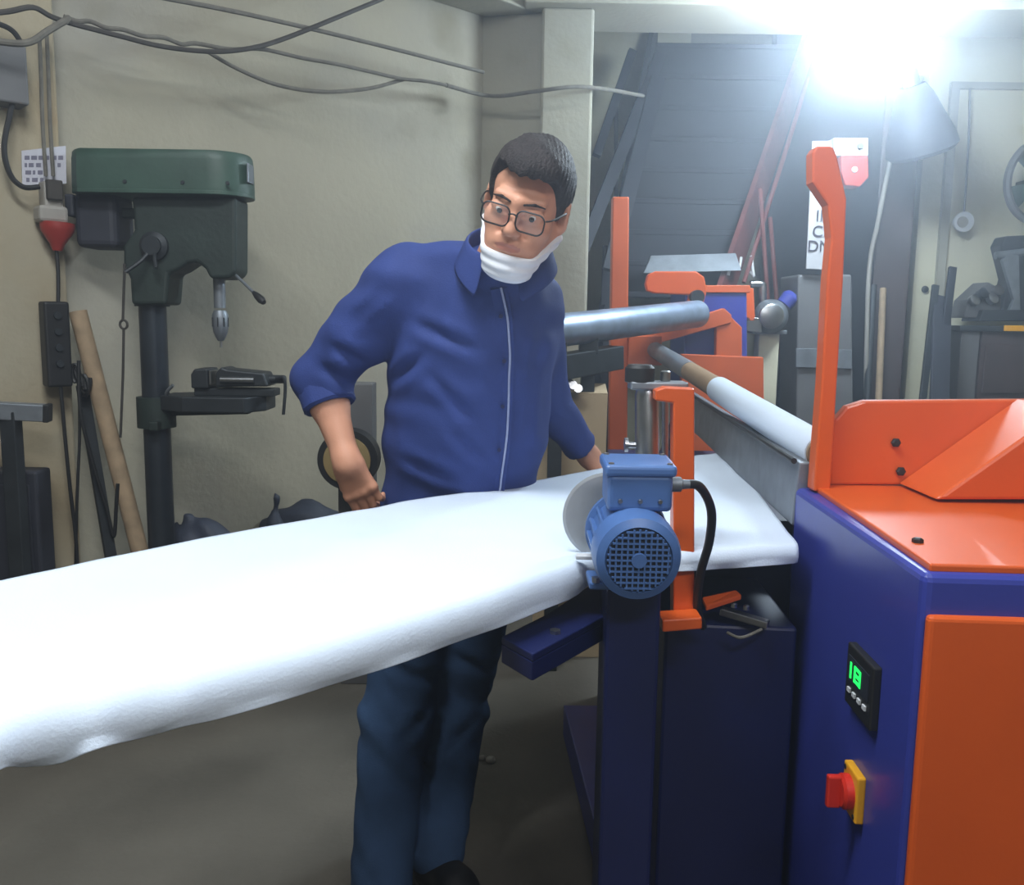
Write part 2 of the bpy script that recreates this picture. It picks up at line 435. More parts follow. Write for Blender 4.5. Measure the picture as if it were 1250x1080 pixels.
sw = MB().box(c + sn * .006, (w2, h2, .014), (sd, Z, sn)).build('isolator_switch', 'yellow', mc, .003, label='yellow switch plate')
kb = MB().lathe(c + sn * .012, sn, [(0, .027), (.012, .027), (.016, .022)], 28).build('knob', 'redbright', sw, smooth=True, label='red rotary knob')
MB().quadbox([c + sn * .026 - Z * .026 - sd * .006, c + sn * .026 + Z * .026 - sd * .006, c + sn * .026 + Z * .026 + sd * .006, c + sn * .026 - Z * .026 + sd * .006], sn * .022).build('knob_grip', 'redbright', sw, .003)
for s1 in (-1, 1):
    MB().lathe(c + sn * .013 + sd * .023 * s1 + Z * .029 * s1, sn, [(0, .004), (.001, .004)], 10).build('screw', 'black', sw)
# body, guide bar, base, far frame
b0 = at(812, 760, 1.62); b1 = g(A + (B - A) * .75, 0)
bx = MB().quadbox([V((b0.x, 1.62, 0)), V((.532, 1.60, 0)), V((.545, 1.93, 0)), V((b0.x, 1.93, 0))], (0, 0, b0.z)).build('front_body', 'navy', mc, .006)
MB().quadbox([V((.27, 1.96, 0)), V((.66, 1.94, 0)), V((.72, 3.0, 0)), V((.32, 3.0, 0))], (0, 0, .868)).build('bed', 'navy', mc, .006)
p0, p1 = atz(958, 637, .905), atz(870, 552, .905)
d = (p1 - p0).normalized(); e = p1 + d * 1.2
MB().quadbox([p0 - d * .03 + V((.006, 0, .0)), e + V((.006, 0, 0)), e + V((.03, 0, 0)), p0 - d * .03 + V((.03, 0, 0))], (0.008, 0, .125)).build('guide_bar', 'steel_dull', mc, .003, label='long grey steel guide bar under the roll')
MB().tube([p0 - d * .03 + V((.004, 0, .128)), e + V((.004, 0, .128))], .006, 8, 1).build('guide_edge', 'black', mc, label='black edging of the guide bar')
f0, f1 = atz(745, 1080, .1), atz(688, 860, .1)
MB().quadbox([g(f0, 0), g(f1, 0), g(f1, 0) + V((.45, 0, 0)), g(f0, 0) + V((.45, 0, 0))], (0, 0, .1)).build('base_frame', 'blue', mc, .004)
yf = 4.15
MB().quadbox(poly([(788, 346), (791, 335), (800, 331), (850, 331), (860, 338), (863, 355), (858, 374), (838, 376), (842, 360), (800, 358), (790, 355)], yf - .05), (0, .05, 0)).build('roll_arm', 'orange', mc, .006)
MB().quadbox(poly([(772, 412), (884, 376), (893, 384), (893, 394), (800, 420), (776, 428)], yf), (0, .05, 0)).build('diagonal_brace', 'orange_dull', mc, .004)
MB().quadbox(poly([(875, 384), (886, 380), (906, 400), (906, 440), (874, 440)], yf + .01), (0, .05, 0)).build('upright_plate', 'orange_dull', mc, .004)
MB().quadbox(poly([(832, 432), (932, 436), (936, 700), (832, 700)], yf + .005), (0, .05, 0)).build('side_plate', 'orange_dull', mc, .004)
MB().quadbox(poly([(836, 356), (912, 356), (914, 700), (834, 700)], yf + .08), (0, .4, 0)).build('far_cabinet', 'blue', mc, .01)
MB().quadbox(poly([(834, 348), (916, 348), (916, 357), (834, 357)], yf + .07), (0, .42, 0)).build('far_top_plate', 'orange_dull', mc, .003)
MB().quadbox(poly([(768, 410), (808, 410), (808, 446), (766, 446)], 3.98), (0, .08, 0)).build('bearing_block', 'orange_dull', mc, .004)
MB().quadbox([V((.572, 1.79, 0)), V((.622, 1.93, 0)), V((.85, 1.93, 0)), V((.85, 1.79, 0))], (0, 0, .97)).build('light_block', 'navy', mc, .004)  # hidden block added to keep lamp light off the front body
mb = MB(); c = at(852, 362, yf - .1)
mb.cyl(c, c + V((0, .06, 0)), .03)
mb.build('roll_clamp', 'iron', mc, smooth=True)
# ------------------------------------------------------------------ fabric roll on the machine
n0, n1 = at(1004, 553, 1.78), at(798, 426, 4.02)
dn = (n1 - n0); wr = .415
rl = root('fabric_roll', V((n0.x, n0.y, 0)) + Z * (n0.z - .04), 'cardboard tube partly wound with white fabric between the orange posts', 'roll')
mb = MB(); mb.lathe(n0 - dn.normalized() * .01, dn, [(0, .033), (dn.length * 1.0, .033)], 32)
mb.build('core_tube', 'card', rl, smooth=True)
mb = MB(); mb.lathe(n0 - dn.normalized() * .0, dn, [(0, .036), (.004, .038), (dn.length * wr, .038), (dn.length * wr + .006, .0345)], 36)
mb.build('wound_fabric', 'fabric', rl, smooth=True)
mb = MB(); mb.lathe(n0 + dn * .62, dn, [(0, .034), (dn.length * .38, .034)], 32)
mb.build('dusty_end', 'steel_dull', rl, smooth=True, label='grey steel far end of the tube')
# long galvanised roller behind the worker
r0, r1 = at(600, 413, 2.95), at(852, 383, 4.05)
ro = root('steel_roller', V((r0.x, r0.y, 0)), 'long bluish steel roller on a dark rail behind the worker', 'roller')
MB().lathe(r0, r1 - r0, [(0, .03), (.005, .06), ((r1 - r0).length - .006, .06), ((r1 - r0).length, .03)], 36).build('drum', 'roller', ro, smooth=True)
MB().lathe(r1, r1 - r0, [(0, .018), (.06, .018)], 18).build('shaft', 'iron', ro, smooth=True)
dr = (r1 - r0).normalized()
MB().beam(r0 + dr * .25 - Z * .13, r0 + dr * .75 - Z * .13, .08, .09).build('rail', 'iron', ro, .004)
for t in (.36, .56):
    q = r0 + dr * t; MB().beam(V((q.x, q.y, 0)), q - Z * .1, .05, .05, (0, 1, 0)).build('leg', 'iron', ro, .003)
    MB().box(q - Z * .07, (.07, .06, .06)).build('bearing_block', 'iron', ro, .004)

# ------------------------------------------------------------------ cutter unit
cu = root('circular_cutter', at(775, 700, 1.42) - Z * at(775, 700, 1.42).z, 'round blade cutter driven by a blue electric motor on a navy column', 'cutter')
Cf, Cb = at(780, 684, 1.28), at(758, 628, 1.50)
Cb.z = Cf.z + .012
am = (Cb - Cf).normalized(); L = (Cb - Cf).length
mx_, my_, _ = frame_of(am)
mo = MB().lathe(Cf + am * .045, am, [(0, .055), (.0, .0575), (.10, .0575), (.105, .066), (.115, .066), (.118, .03), (.15, .03)], 40).build('motor', 'motor', cu, smooth=True)
for i in range(18):
    an = 2 * math.pi * i / 18; dv = mx_ * math.cos(an) + my_ * math.sin(an); tv = -mx_ * math.sin(an) + my_ * math.cos(an)
    MB().box(Cf + am * .1 + dv * .0605, (.008, .004, .09), (dv, tv, am)).build('cooling_fin', 'motor', mo)
fc = MB().lathe(Cf, am, [(.004, .048), (0, .050), (.006, .062), (.02, .0655), (.055, .0655), (.055, .058)], 44).build('fan_cover', 'motor', cu, smooth=True)
MB().lathe(Cf + am * .004, -am, [(0, .047), (.003, .047)], 40).build('fan_recess', 'motor_dark', fc)
mb = MB(); gr = .047; upv = (Z - am * Z.dot(am)).normalized(); sdv = am.cross(upv)
for i in range(-5, 6):
    o = i * .0085; hl = math.sqrt(max(gr * gr - o * o, 1e-6))
    mb.box(Cf - am * .001 + sdv * o, (.0026, hl * 2, .003), (sdv, upv, am)); mb.box(Cf - am * .0012 + upv * o, (hl * 2, .0026, .003), (sdv, upv, am))
mb.lathe(Cf - am * .004, am, [(0, .011), (.004, .012)], 20)
tag(mb.build('fan_grille', 'motor', fc), None, None, kind='stuff')
tc_ = at(777, 594, 1.37)
tb = MB().box(tc_, (.098, .085, .058), (V((1, 0, 0)), am, V((0, 0, 1)))).build('terminal_box', 'motor', cu, .008, seg=3)
MB().box(tc_ + Z * .034 + V((.0, -.0, 0)), (.108, .093, .018), (V((1, 0, 0)), am, V((0, 0, 1)))).build('lid', 'motor', tb, .006, seg=3)
for sx in (-1, 1):
    for sy in (-1, 1):
        MB().lathe(tc_ + Z * .042 + V((sx * .044, 0, 0)) + am * sy * .036, Z, [(0, .005), (.003, .004)], 10).build('screw', 'steel', tb)
for sx in (-.03, 0, .03):
    MB().lathe(tc_ + V((sx, 0, -.012)) - am * .044, -am, [(0, .004), (.003, .003)], 8).build('screw', 'steel', tb)
MB().box((Cf + am * .10) - Z * .065 - V((.04, 0, 0)), (.05, .07, .012)).build('mounting_foot', 'motor', cu, .003)
MB().lathe(Cf + am * .07 - Z * .058 - V((.055, 0, 0)), Z, [(0, .007), (.008, .007)], 6).build('bolt', 'steel', cu)
bl = at(746, 629, 1.5); bl = Cb + V((-.022, .0, .004))
MB().lathe(bl, am, [(0, .072), (.0012, .077), (.0025, .072)], 64).build('disc_blade', 'blade', cu, label='thin round steel blade')
MB().lathe(bl - am * .016, am, [(0, .022), (.02, .024)], 28).build('blade_hub', 'iron', cu, smooth=True)
pz = at(705, 679, 1.44); MB().box(pz + V((.012, 0, 0)), (.03, .02, .006)).build('blade_guide', 'white', cu, .001)
cl, cr = at(741, 760, 1.34), at(812, 760, 1.34)
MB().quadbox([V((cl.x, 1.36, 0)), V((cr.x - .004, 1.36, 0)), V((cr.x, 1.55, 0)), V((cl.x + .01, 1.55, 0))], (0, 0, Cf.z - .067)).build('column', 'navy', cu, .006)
yp = 1.53
ps = MB().quadbox(poly([(822, 757), (822, 492), (800, 489), (800, 476), (812, 472), (848, 474), (848, 757)], yp), (0, .035, 0)).build('slide_post', 'orange', cu, .003)
MB().quadbox(poly([(803, 745), (850, 742), (850, 756), (803, 760)], yp), (0, -.05, 0)).build('post_foot', 'orange', cu, .003)
c0, c1 = at(790, 632, 1.58), at(790, 474, 1.58)
MB().lathe(c0, c1 - c0, [(0, .021), (.02, .0215), ((c1 - c0).length - .01, .0215), ((c1 - c0).length, .018)], 32).build('air_cylinder', 'steel', cu, smooth=True)
MB().cyl(at(812, 600, 1.6), at(812, 486, 1.6), .006, n=12).build('guide_rod', 'steel', cu, smooth=True)
MB().box(c1 + V((.018, 0, .006)), (.1, .05, .014)).build('top_bridge', 'steel_dull', cu, .003)
kn = at(781, 456, 1.58)
MB().lathe(kn - Z * .02, Z, [(0, .014), (.006, .026), (.03, .026), (.036, .02)], 24).build('knob', 'black', cu, smooth=True)
MB().lathe(kn + V((.045, 0, -.012)), Z, [(0, .009), (.016, .009), (.018, .006)], 10).build('air_fitting', 'steel', cu, smooth=True)
q = at(772, 543, 1.58); MB().lathe(q + V((.012, 0, 0)), (-1, 0, 0), [(0, .006), (.02, .006), (.02, .013), (.026, .013)], 10).build('air_fitting', 'steel', cu, smooth=True)
MB().lathe(at(826, 591, 1.38), (1, .1, .0), [(-.016, .012), (.006, .012), (.008, .008), (.02, .007)], 14).build('cable_gland', 'steel_dull', cu, smooth=True)
MB().tube([at(834, 591, 1.385), at(854, 594, 1.40), at(868, 622, 1.43), at(866, 660, 1.46), at(855, 700, 1.50), at(851, 740, 1.53), at(858, 765, 1.56)], .0075, 10, 8).build('motor_cable', 'black', cu, smooth=True, label='black motor cable looping down')
# clamp behind the post
kl = root('rail_clamp', at(905, 752, 1.6), 'small silver rail clamp with an orange tongue beside the blue cabinet', 'clamp')
MB().beam(at(880, 745, 1.62), at(938, 762, 1.58), .02, .014).build('bar', 'steel', kl, .002)
MB().quadbox([at(857, 735, 1.60), at(862, 746, 1.58), at(905, 732, 1.60), at(898, 726, 1.62)], (0, 0, .01)).build('tongue', 'orange', kl, .002)
for q in ((896, 741), (911, 744)):
    MB().lathe(at(q[0], q[1], 1.6), Z, [(0, .006), (.007, .006), (.009, .004)], 10).build('bolt', 'steel', kl)
MB().tube([at(888, 772, 1.58), at(905, 778, 1.56), at(930, 768, 1.57)], .003, 8).build('hose', 'cable_grey', kl, smooth=True)
# bed plate under the sheet, left of the column
p = [atz(650, 808, .80), atz(742, 758, .80), atz(742, 720, .80), atz(612, 786, .80)]
bp = MB().quadbox([p[0], p[1], p[1] + V((.05, .3, 0)), p[3] + V((.08, .12, 0)), p[3]], (0, 0, .012))
bp.quadbox([p[0], p[1], p[1] + V((-.004, .012, 0)), p[0] + V((0, .012, 0))], (0, 0, -.03))
bp.quadbox([p[0], p[3], p[3] + V((.012, 0, 0)), p[0] + V((.0, .012, 0))], (0, 0, -.03))
bp.build('side_table', 'navy', mc, .002)
q = p[0] * .75 + p[2] * .25; MB().lathe(q + Z * .012, Z, [(0, .009), (.006, .009)], 6).build('bolt', 'steel', mc)

# ------------------------------------------------------------------ the white fabric web
ZS = .9
far = [(-170, 752), (-60, 725), (0, 712), (120, 686), (250, 659), (400, 632), (500, 613), (600, 598), (735, 573), (800, 565), (840, 559), (886, 553)]
near = [(-190, 905), (-60, 888), (0, 868), (130, 838), (250, 812), (400, 776), (500, 748), (600, 718), (725, 680), (850, 672), (900, 669), (972, 664)]
Fp = spline([atz(a, b, ZS) for a, b in far], 6); Np = spline([atz(a, b, ZS) for a, b in near], 6)
NU = len(Fp); NW = 26
bm = bmesh.new(); grid = []
for i in range(NU):
    f_, n_ = Fp[i], Np[i]; s = i / (NU - 1)
    out = (n_ - f_).normalized(); out.z = 0
    left = max(0, 1 - s / .42)
    rowv = []
    for j in range(NW):
        t = j / (NW - 1)
        q = f_.lerp(n_, t)
        z = .006 * noise.noise(V((q.x * 5, q.y * 5, 1))) * (1 - abs(2 * t - 1) ** 4) + .003 * noise.noise(V((q.x * 16, q.y * 16, 4)))
        sag = -.02 * math.sin(math.pi * t) * max(0, 1 - s * 1.6)
        rowv.append(q + Z * (z + sag))
    # the near edge rolls over and hangs
    r_ = .034 if s < .72 else .016
    hang = .012 + .008 * math.sin(i * .9) * left
    wave = left ** .7 * (.022 * math.sin(i * 1.15 + .6) + .012 * math.sin(i * 2.3)) if s < .42 else 0
    for k in range(1, 8):
        an = math.radians(100) * k / 7
        rowv.append(n_ + out * (r_ * math.sin(an) + wave * .6 * k / 7) - Z * (r_ * (1 - math.cos(an)) - wave * (k / 7) * .6))
    last = rowv[-1]
    for k in range(1, 6):
        u_ = k / 5
        rowv.append(last - Z * hang * u_ - out * (.25 * hang * u_) + out * wave * .5 * u_ + out * .006 * math.sin(i * .7 + 2) * u_)
    grid.append(rowv)
ext = (Fp[0] - Fp[8]).normalized(); ext.z = 0                      # beyond the frame the free end sags to the floor
for k in range(1, 13):
    t = k / 12; grid.insert(0, [v + ext * (.62 * t - .12 * t * t) - Z * (.86 * (.5 - .5 * math.cos(math.pi * t ** 1.4))) * (v.z - .03) / .9 for v in grid[k - 1]])
grid = [[bm.verts.new(v) for v in r] for r in grid]; NU = len(grid)
for i in range(NU - 1):
    for j in range(len(grid[0]) - 1):
        bm.faces.new((grid[i][j], grid[i + 1][j], grid[i + 1][j + 1], grid[i][j + 1]))
me = bpy.data.meshes.new('fabric_web'); bm.to_mesh(me); bm.free(); me.shade_smooth()
sh = link_mesh('fabric_web', me, 'fabric', None)
md = sh.modifiers.new('sub', 'SUBSURF'); md.levels = md.render_levels = 1
md = sh.modifiers.new('thick', 'SOLIDIFY'); md.thickness = .004; md.offset = -1
tag(sh, 'wide white fabric sheet pulled out of the cutting machine toward the left', 'fabric')
# the stand off to the left that holds the free end of the web
q0, q1 = (Fp[0] + Np[0]) / 2, V((0, 0, 0))
# ------------------------------------------------------------------ lamp under the beam
lc = at(1062, 34, 3.75)
lp = root('flood_lamp', lc, 'dazzling white lamp bulb hanging below the ceiling beam', 'lamp')
MB().lathe(lc - Z * .17, Z, [(0, .05), (.01, .10), (.06, .15), (.14, .17), (.22, .15), (.28, .09), (.3, .06)], 36).build('bulb', lamp_m, lp, smooth=True)
MB().lathe(lc + Z * .13, Z, [(0, .065), (.08, .06), (.1, .03)], 24).build('lamp_holder', 'grey', lp, smooth=True)
MB().cyl(lc + Z * .2, V((lc.x, lc.y, CEILZ)), .012, n=12).build('cord', 'iron', lp)
# ------------------------------------------------------------------ rounded bodies as distance fields
def A3(p): return np.array([p[0], p[1], p[2]], float)


class Field:
    def __init__(s): s.ops = []

    def cone(s, a, b, ra, rb, k=.02, sub=False, flat=None):
        """tapered limb from a to b; flat=(axis, s): thinner along that axis"""
        s.ops.append(('cone', A3(a), A3(b), ra, rb, k, sub, flat)); return s

    def ell(s, c, r, R=None, k=.02, sub=False):
        s.ops.append(('ell', A3(c), np.array(r, float), np.array(R, float) if R is not None else np.eye(3), k, 0, sub, None)); return s

    def bounds(s):
        lo, hi = [], []
        for o in s.ops:
            if o[6]: continue
            if o[0] == 'cone':
                m = max(o[3], o[4]); lo += [o[1] - m, o[2] - m]; hi += [o[1] + m, o[2] + m]
            else:
                m = o[2].max(); lo.append(o[1] - m); hi.append(o[1] + m)
        return np.min(lo, 0), np.max(hi, 0)

    def prim(s, o, P):
        if o[0] == 'cone':
            a, b, ra, rb = o[1:5]; q = P - a; ab = b - a
            if o[7] is not None:
                w, sc = A3(o[7][0]), o[7][1]
                q = q + (q @ w)[..., None] * w * (1 / sc - 1); ab = ab + (ab @ w) * w * (1 / sc - 1)
            t = np.clip((q @ ab) / (ab @ ab), 0, 1)
            return np.linalg.norm(q - t[..., None] * ab, axis=-1) - (ra + (rb - ra) * t)
        q = (P - o[1]) @ o[3]; r = o[2]
        k0 = np.linalg.norm(q / r, axis=-1); k1 = np.linalg.norm(q / (r * r), axis=-1) + 1e-9
        return k0 * (k0 - 1) / k1

    def grid(s, h, pad=.03, post=None):
        lo, hi = s.bounds(); lo, hi = lo - pad, hi + pad
        n = np.ceil((hi - lo) / h).astype(int) + 1
        ax = [lo[i] + h * np.arange(n[i]) for i in range(3)]
        F = np.full(n, 9.0)
        for o in s.ops:
            if o[0] == 'cone':
                m = max(o[3], o[4]); l, u = np.minimum(o[1], o[2]) - m, np.maximum(o[1], o[2]) + m; k = o[5]
            else:
                m = o[2].max(); l, u = o[1] - m, o[1] + m; k = o[4]
            l, u = l - k - 3 * h - .01, u + k + 3 * h + .01
            i0 = np.clip(((l - lo) / h).astype(int), 0, n); i1 = np.clip(((u - lo) / h).astype(int) + 2, 0, n)
            sl = tuple(slice(i0[i], i1[i]) for i in range(3))
            if any(i1 <= i0): continue
            P = np.stack(np.meshgrid(*[ax[i][sl[i]] for i in range(3)], indexing='ij'), -1)
            d = s.prim(o, P); f = F[sl]
            if o[6]:
                d = -d; hh = np.clip(.5 - .5 * (f - d) / k, 0, 1); F[sl] = f * (1 - hh) + d * hh + k * hh * (1 - hh)
            else:
                hh = np.clip(.5 + .5 * (f - d) / k, 0, 1); F[sl] = f * (1 - hh) + d * hh - k * hh * (1 - hh)
        if post is not None:
            P = np.stack(np.meshgrid(*ax, indexing='ij'), -1); F = post(P, F)
        return F, lo

    def mesh(s, h, pad=.03, post=None, xf=None):
        F, lo = s.grid(h, pad, post); return nets(F, lo, h, xf)


def nets(F, lo, h, xf=None):
    """surface nets: one vertex per cell that the surface crosses"""
    S = F < 0
    c = [(i, j, k) for i in (0, 1) for j in (0, 1) for k in (0, 1)]
    sh = tuple(n - 1 for n in F.shape)

    def cs(A, o): return A[o[0]:o[0] + sh[0], o[1]:o[1] + sh[1], o[2]:o[2] + sh[2]]
    cnt = sum(cs(S, o).astype(np.int8) for o in c)
    act = (cnt > 0) & (cnt < 8)
    idx = np.argwhere(act); vid = np.full(sh, -1, np.int64); vid[act] = np.arange(len(idx))
    acc = np.zeros((len(idx), 3)); num = np.zeros(len(idx))
    val = {o: F[idx[:, 0] + o[0], idx[:, 1] + o[1], idx[:, 2] + o[2]] for o in c}
    for a in c:
        for ax in range(3):
            if a[ax]: continue
            b = tuple(1 if i == ax else a[i] for i in range(3))
            m = (val[a] < 0) != (val[b] < 0)
            t = np.where(m, val[a] / (val[a] - val[b] + 1e-12), 0)
            p = np.tile(np.array(a, float), (len(idx), 1)); p[:, ax] += t
            acc[m] += p[m]; num += m
    vs = lo + h * (idx + acc / num[:, None])
    fs = []
    for ax in range(3):
        b, c_ = [(1, 2), (2, 0), (0, 1)][ax]
        n = list(F.shape); s0 = [slice(1, n[i] - 1) for i in range(3)]; s0[ax] = slice(0, n[ax] - 1)
        s1 = list(s0); s1[ax] = slice(1, n[ax])
        A_, B_ = S[tuple(s0)], S[tuple(s1)]
        for m, flip in ((A_ & ~B_, False), (~A_ & B_, True)):
            e = np.argwhere(m)
            if not len(e): continue
            off = np.ones(3, int); off[ax] = 0; e = e + off

            def g_(db, dc):
                q = e.copy(); q[:, b] += db; q[:, c_] += dc; return vid[q[:, 0], q[:, 1], q[:, 2]]
            qd = np.stack([g_(-1, -1), g_(0, -1), g_(0, 0), g_(-1, 0)], 1)
            fs.append(qd[:, ::-1] if flip else qd)
    fs = np.concatenate(fs)
    if xf is not None: vs = np.array([xf @ V(v) for v in vs])
    return vs, fs


def join(parts):
    vs, fs, o = [], [], 0
    for v, f in parts:
        vs.append(v); fs.append(f + o); o += len(v)
    return np.concatenate(vs), np.concatenate(fs)


def to_mesh(name, vf, smooth_it=2):
    vs, fs = vf
    me = bpy.data.meshes.new(name)
    me.vertices.add(len(vs)); me.vertices.foreach_set('co', vs.astype(np.float32).ravel())
    me.loops.add(len(fs) * 4); me.loops.foreach_set('vertex_index', fs.astype(np.int32).ravel())
    me.polygons.add(len(fs)); me.polygons.foreach_set('loop_start', np.arange(0, len(fs) * 4, 4, dtype=np.int32))
    try: me.polygons.foreach_set('loop_total', np.full(len(fs), 4, np.int32))
    except Exception: pass
    me.update(calc_edges=True); me.validate()
    for _ in range(smooth_it):
        e = np.empty(len(me.edges) * 2, np.int32); me.edges.foreach_get('vertices', e); e = e.reshape(-1, 2)
        co = np.empty(len(me.vertices) * 3, np.float32); me.vertices.foreach_get('co', co); co = co.reshape(-1, 3)
        acc = np.zeros_like(co); n = np.zeros(len(co))
        np.add.at(acc, e[:, 0], co[e[:, 1]]); np.add.at(acc, e[:, 1], co[e[:, 0]]); np.add.at(n, e[:, 0], 1); np.add.at(n, e[:, 1], 1)
        co = co * .5 + .5 * acc / np.maximum(n, 1)[:, None]; me.vertices.foreach_set('co', co.astype(np.float32).ravel())
    me.update(); me.shade_smooth(); return me


def fuse(me, voxel):
    """overlapping closed pieces become one continuous surface"""
    o = bpy.data.objects.new('fuse', me); COL.objects.link(o)
    md = o.modifiers.new('remesh', 'REMESH'); md.mode = 'VOXEL'; md.voxel_size = voxel; md.use_smooth_shade = True
    sm = o.modifiers.new('smooth', 'SMOOTH'); sm.factor = .5; sm.iterations = 1
    bpy.context.view_layer.update()
    out = bpy.data.meshes.new_from_object(o.evaluated_get(bpy.context.evaluated_depsgraph_get()))
    bpy.data.objects.remove(o); bpy.data.meshes.remove(me); out.shade_smooth(); out.materials.clear(); return out


def bvh(me):
    return BVHTree.FromPolygons([v.co for v in me.vertices], [p.vertices for p in me.polygons])


# ------------------------------------------------------------------ the worker
J = dict(
    head=at(643, 248, 1.80), neck=at(624, 322, 1.92), chest=at(580, 420, 2.06), belly=at(570, 530, 2.14), pelvis=at(552, 655, 2.20),
    shR=at(487, 345, 2.02), elR=at(392, 462, 2.10), wrR=at(425, 566, 2.03),
    shL=at(650, 374, 2.10), elL=at(664, 486, 2.30), wrL=at(720, 558, 2.44),
    hipR=at(512, 690, 2.17), hipL=at(590, 690, 2.22), knR=at(482, 880, 2.03), knL=at(552, 875, 2.15))
J['anR'] = atz(464, 1088, .09)
J['anL'] = atz(533, 1040, .09)
J['toeR'] = J['anR'] + V((.03, -.19, -.055)); J['toeL'] = J['anL'] + V((.11, -.15, -.055))
pr = root('person', V((J['pelvis'].x, J['pelvis'].y, 0)), 'person in glasses and navy shirt bending over the white fabric sheet', 'person')

# head frame: rolled toward the machine, turned a little to the left of the picture, looking down
hd = (Matrix.Rotation(math.radians(16), 3, 'Y') @ Matrix.Rotation(math.radians(-9), 3, 'Z') @ Matrix.Rotation(math.radians(22), 3, 'X')).to_4x4()
HX = Matrix.Translation(J['head'] + V((0, .01, 0))) @ hd @ Matrix.Scale(.965, 4)


def head_field():
    f = Field()
    f.ell((0, .018, .035), (.077, .096, .090), k=.02)
    f.ell((0, -.030, -.045), (.060, .060, .078), k=.03)
    for s in (-1, 1):
        f.cone((s * .060, .008, -.052), (s * .018, -.066, -.106), .019, .017, k=.03)
        f.ell((s * .044, -.058, -.026), (.024, .026, .024), k=.025)
        f.ell((s * .030, -.070, -.068), (.022, .020, .022), k=.025)
    f.ell((0, -.070, -.108), (.026, .022, .018), k=.02)
    f.cone((-.043, -.074, .026), (0, -.087, .022), .011, .012, k=.016); f.cone((.043, -.074, .026), (0, -.087, .022), .011, .012, k=.016)
    for s in (-1, 1): f.ell((s * .034, -.098, .002), (.020, .018, .013), k=.014, sub=True)
    for s in (-1, 1):
        f.ell((s * .033, -.078, .003), (.0165, .0135, .0125), k=.003)
        f.cone((s * .018, -.0895, .0088), (s * .050, -.080, .0054), .0066, .0062, k=.006)      # upper lid
        f.cone((s * .019, -.0885, -.0085), (s * .047, -.0805, -.0080), .0046, .0046, k=.008)    # lower lid
    f.cone((0, -.090, .014), (0, -.110, -.030), .0085, .0125, k=.012)
    for s in (-1, 1): f.ell((s * .0125, -.098, -.033), (.0095, .012, .0085), k=.007)
    for s in (-1, 1): f.ell((s * .0065, -.107, -.0425), (.0042, .006, .004), k=.004, sub=True)
    for s in (-1, 1): f.cone((s * .022, -.090, -.036), (s * .034, -.076, -.068), .0028, .0028, k=.010, sub=True)
    f.ell((0, -.086, -.064), (.032, .014, .020), k=.014)
    f.cone((-.025, -.087, -.0645), (0, -.098, -.0600), .0034, .0040, k=.006); f.cone((.025, -.087, -.0645), (0, -.098, -.0600), .0034, .0040, k=.006)
    f.cone((-.018, -.089, -.0715), (.018, -.089, -.0715), .0055, .0055, k=.006); f.ell((0, -.0930, -.0725), (.016, .006, .005), k=.006)
    f.cone((-.029, -.094, -.0685), (0, -.0995, -.0660), .0022, .0022, k=.003, sub=True); f.cone((.029, -.094, -.0685), (0, -.0995, -.0660), .0022, .0022, k=.003, sub=True)
    for s in (-1, 1):
        e = Matrix.Rotation(s * math.radians(22), 3, 'Z')
        f.ell((s * .081, .018, -.008), (.010, .021, .034), np.array(e), k=.008)
        f.ell((s * .090, .012, -.006), (.006, .011, .020), np.array(e), k=.004, sub=True)
        f.ell((s * .078, .010, -.036), (.007, .009, .010), k=.006)
    return f


hf = head_field()
hv, hfc = hf.mesh(.0026, xf=HX)
body = Field()
nk0, nk1 = HX @ V((0, .030, -.050)), J['neck'] + V((0, .03, -.02))
UPC = V((.05, -.35, .93)).normalized(); NC = at(619, 316, 1.93)
body.cone(nk0, NC, .052, .057, k=.03)
body.cone(NC, J['chest'], .057, .10, k=.03)
body.cone(J['shR'], J['shL'] + V((0, 0, -.01)), .058, .058, k=.05)
body.cone(J['chest'], J['belly'], .11, .11, k=.06); body.cone(J['belly'], J['pelvis'], .11, .11, k=.06)
for s in 'RL':
    body.cone(J['sh' + s], J['el' + s], .052, .042, k=.03); body.cone(J['el' + s], J['el' + s].lerp(J['wr' + s], .35), .042, .044, k=.02)
    body.cone(J['hip' + s], J['kn' + s], .082, .055, k=.05); body.cone(J['kn' + s], J['an' + s], .045, .03, k=.03)
    body.cone(J['an' + s] - Z * .045, J['toe' + s].lerp(J['an' + s] - Z * .055, .2), .03, .02, k=.02)
bv, bf = body.mesh(.0085)


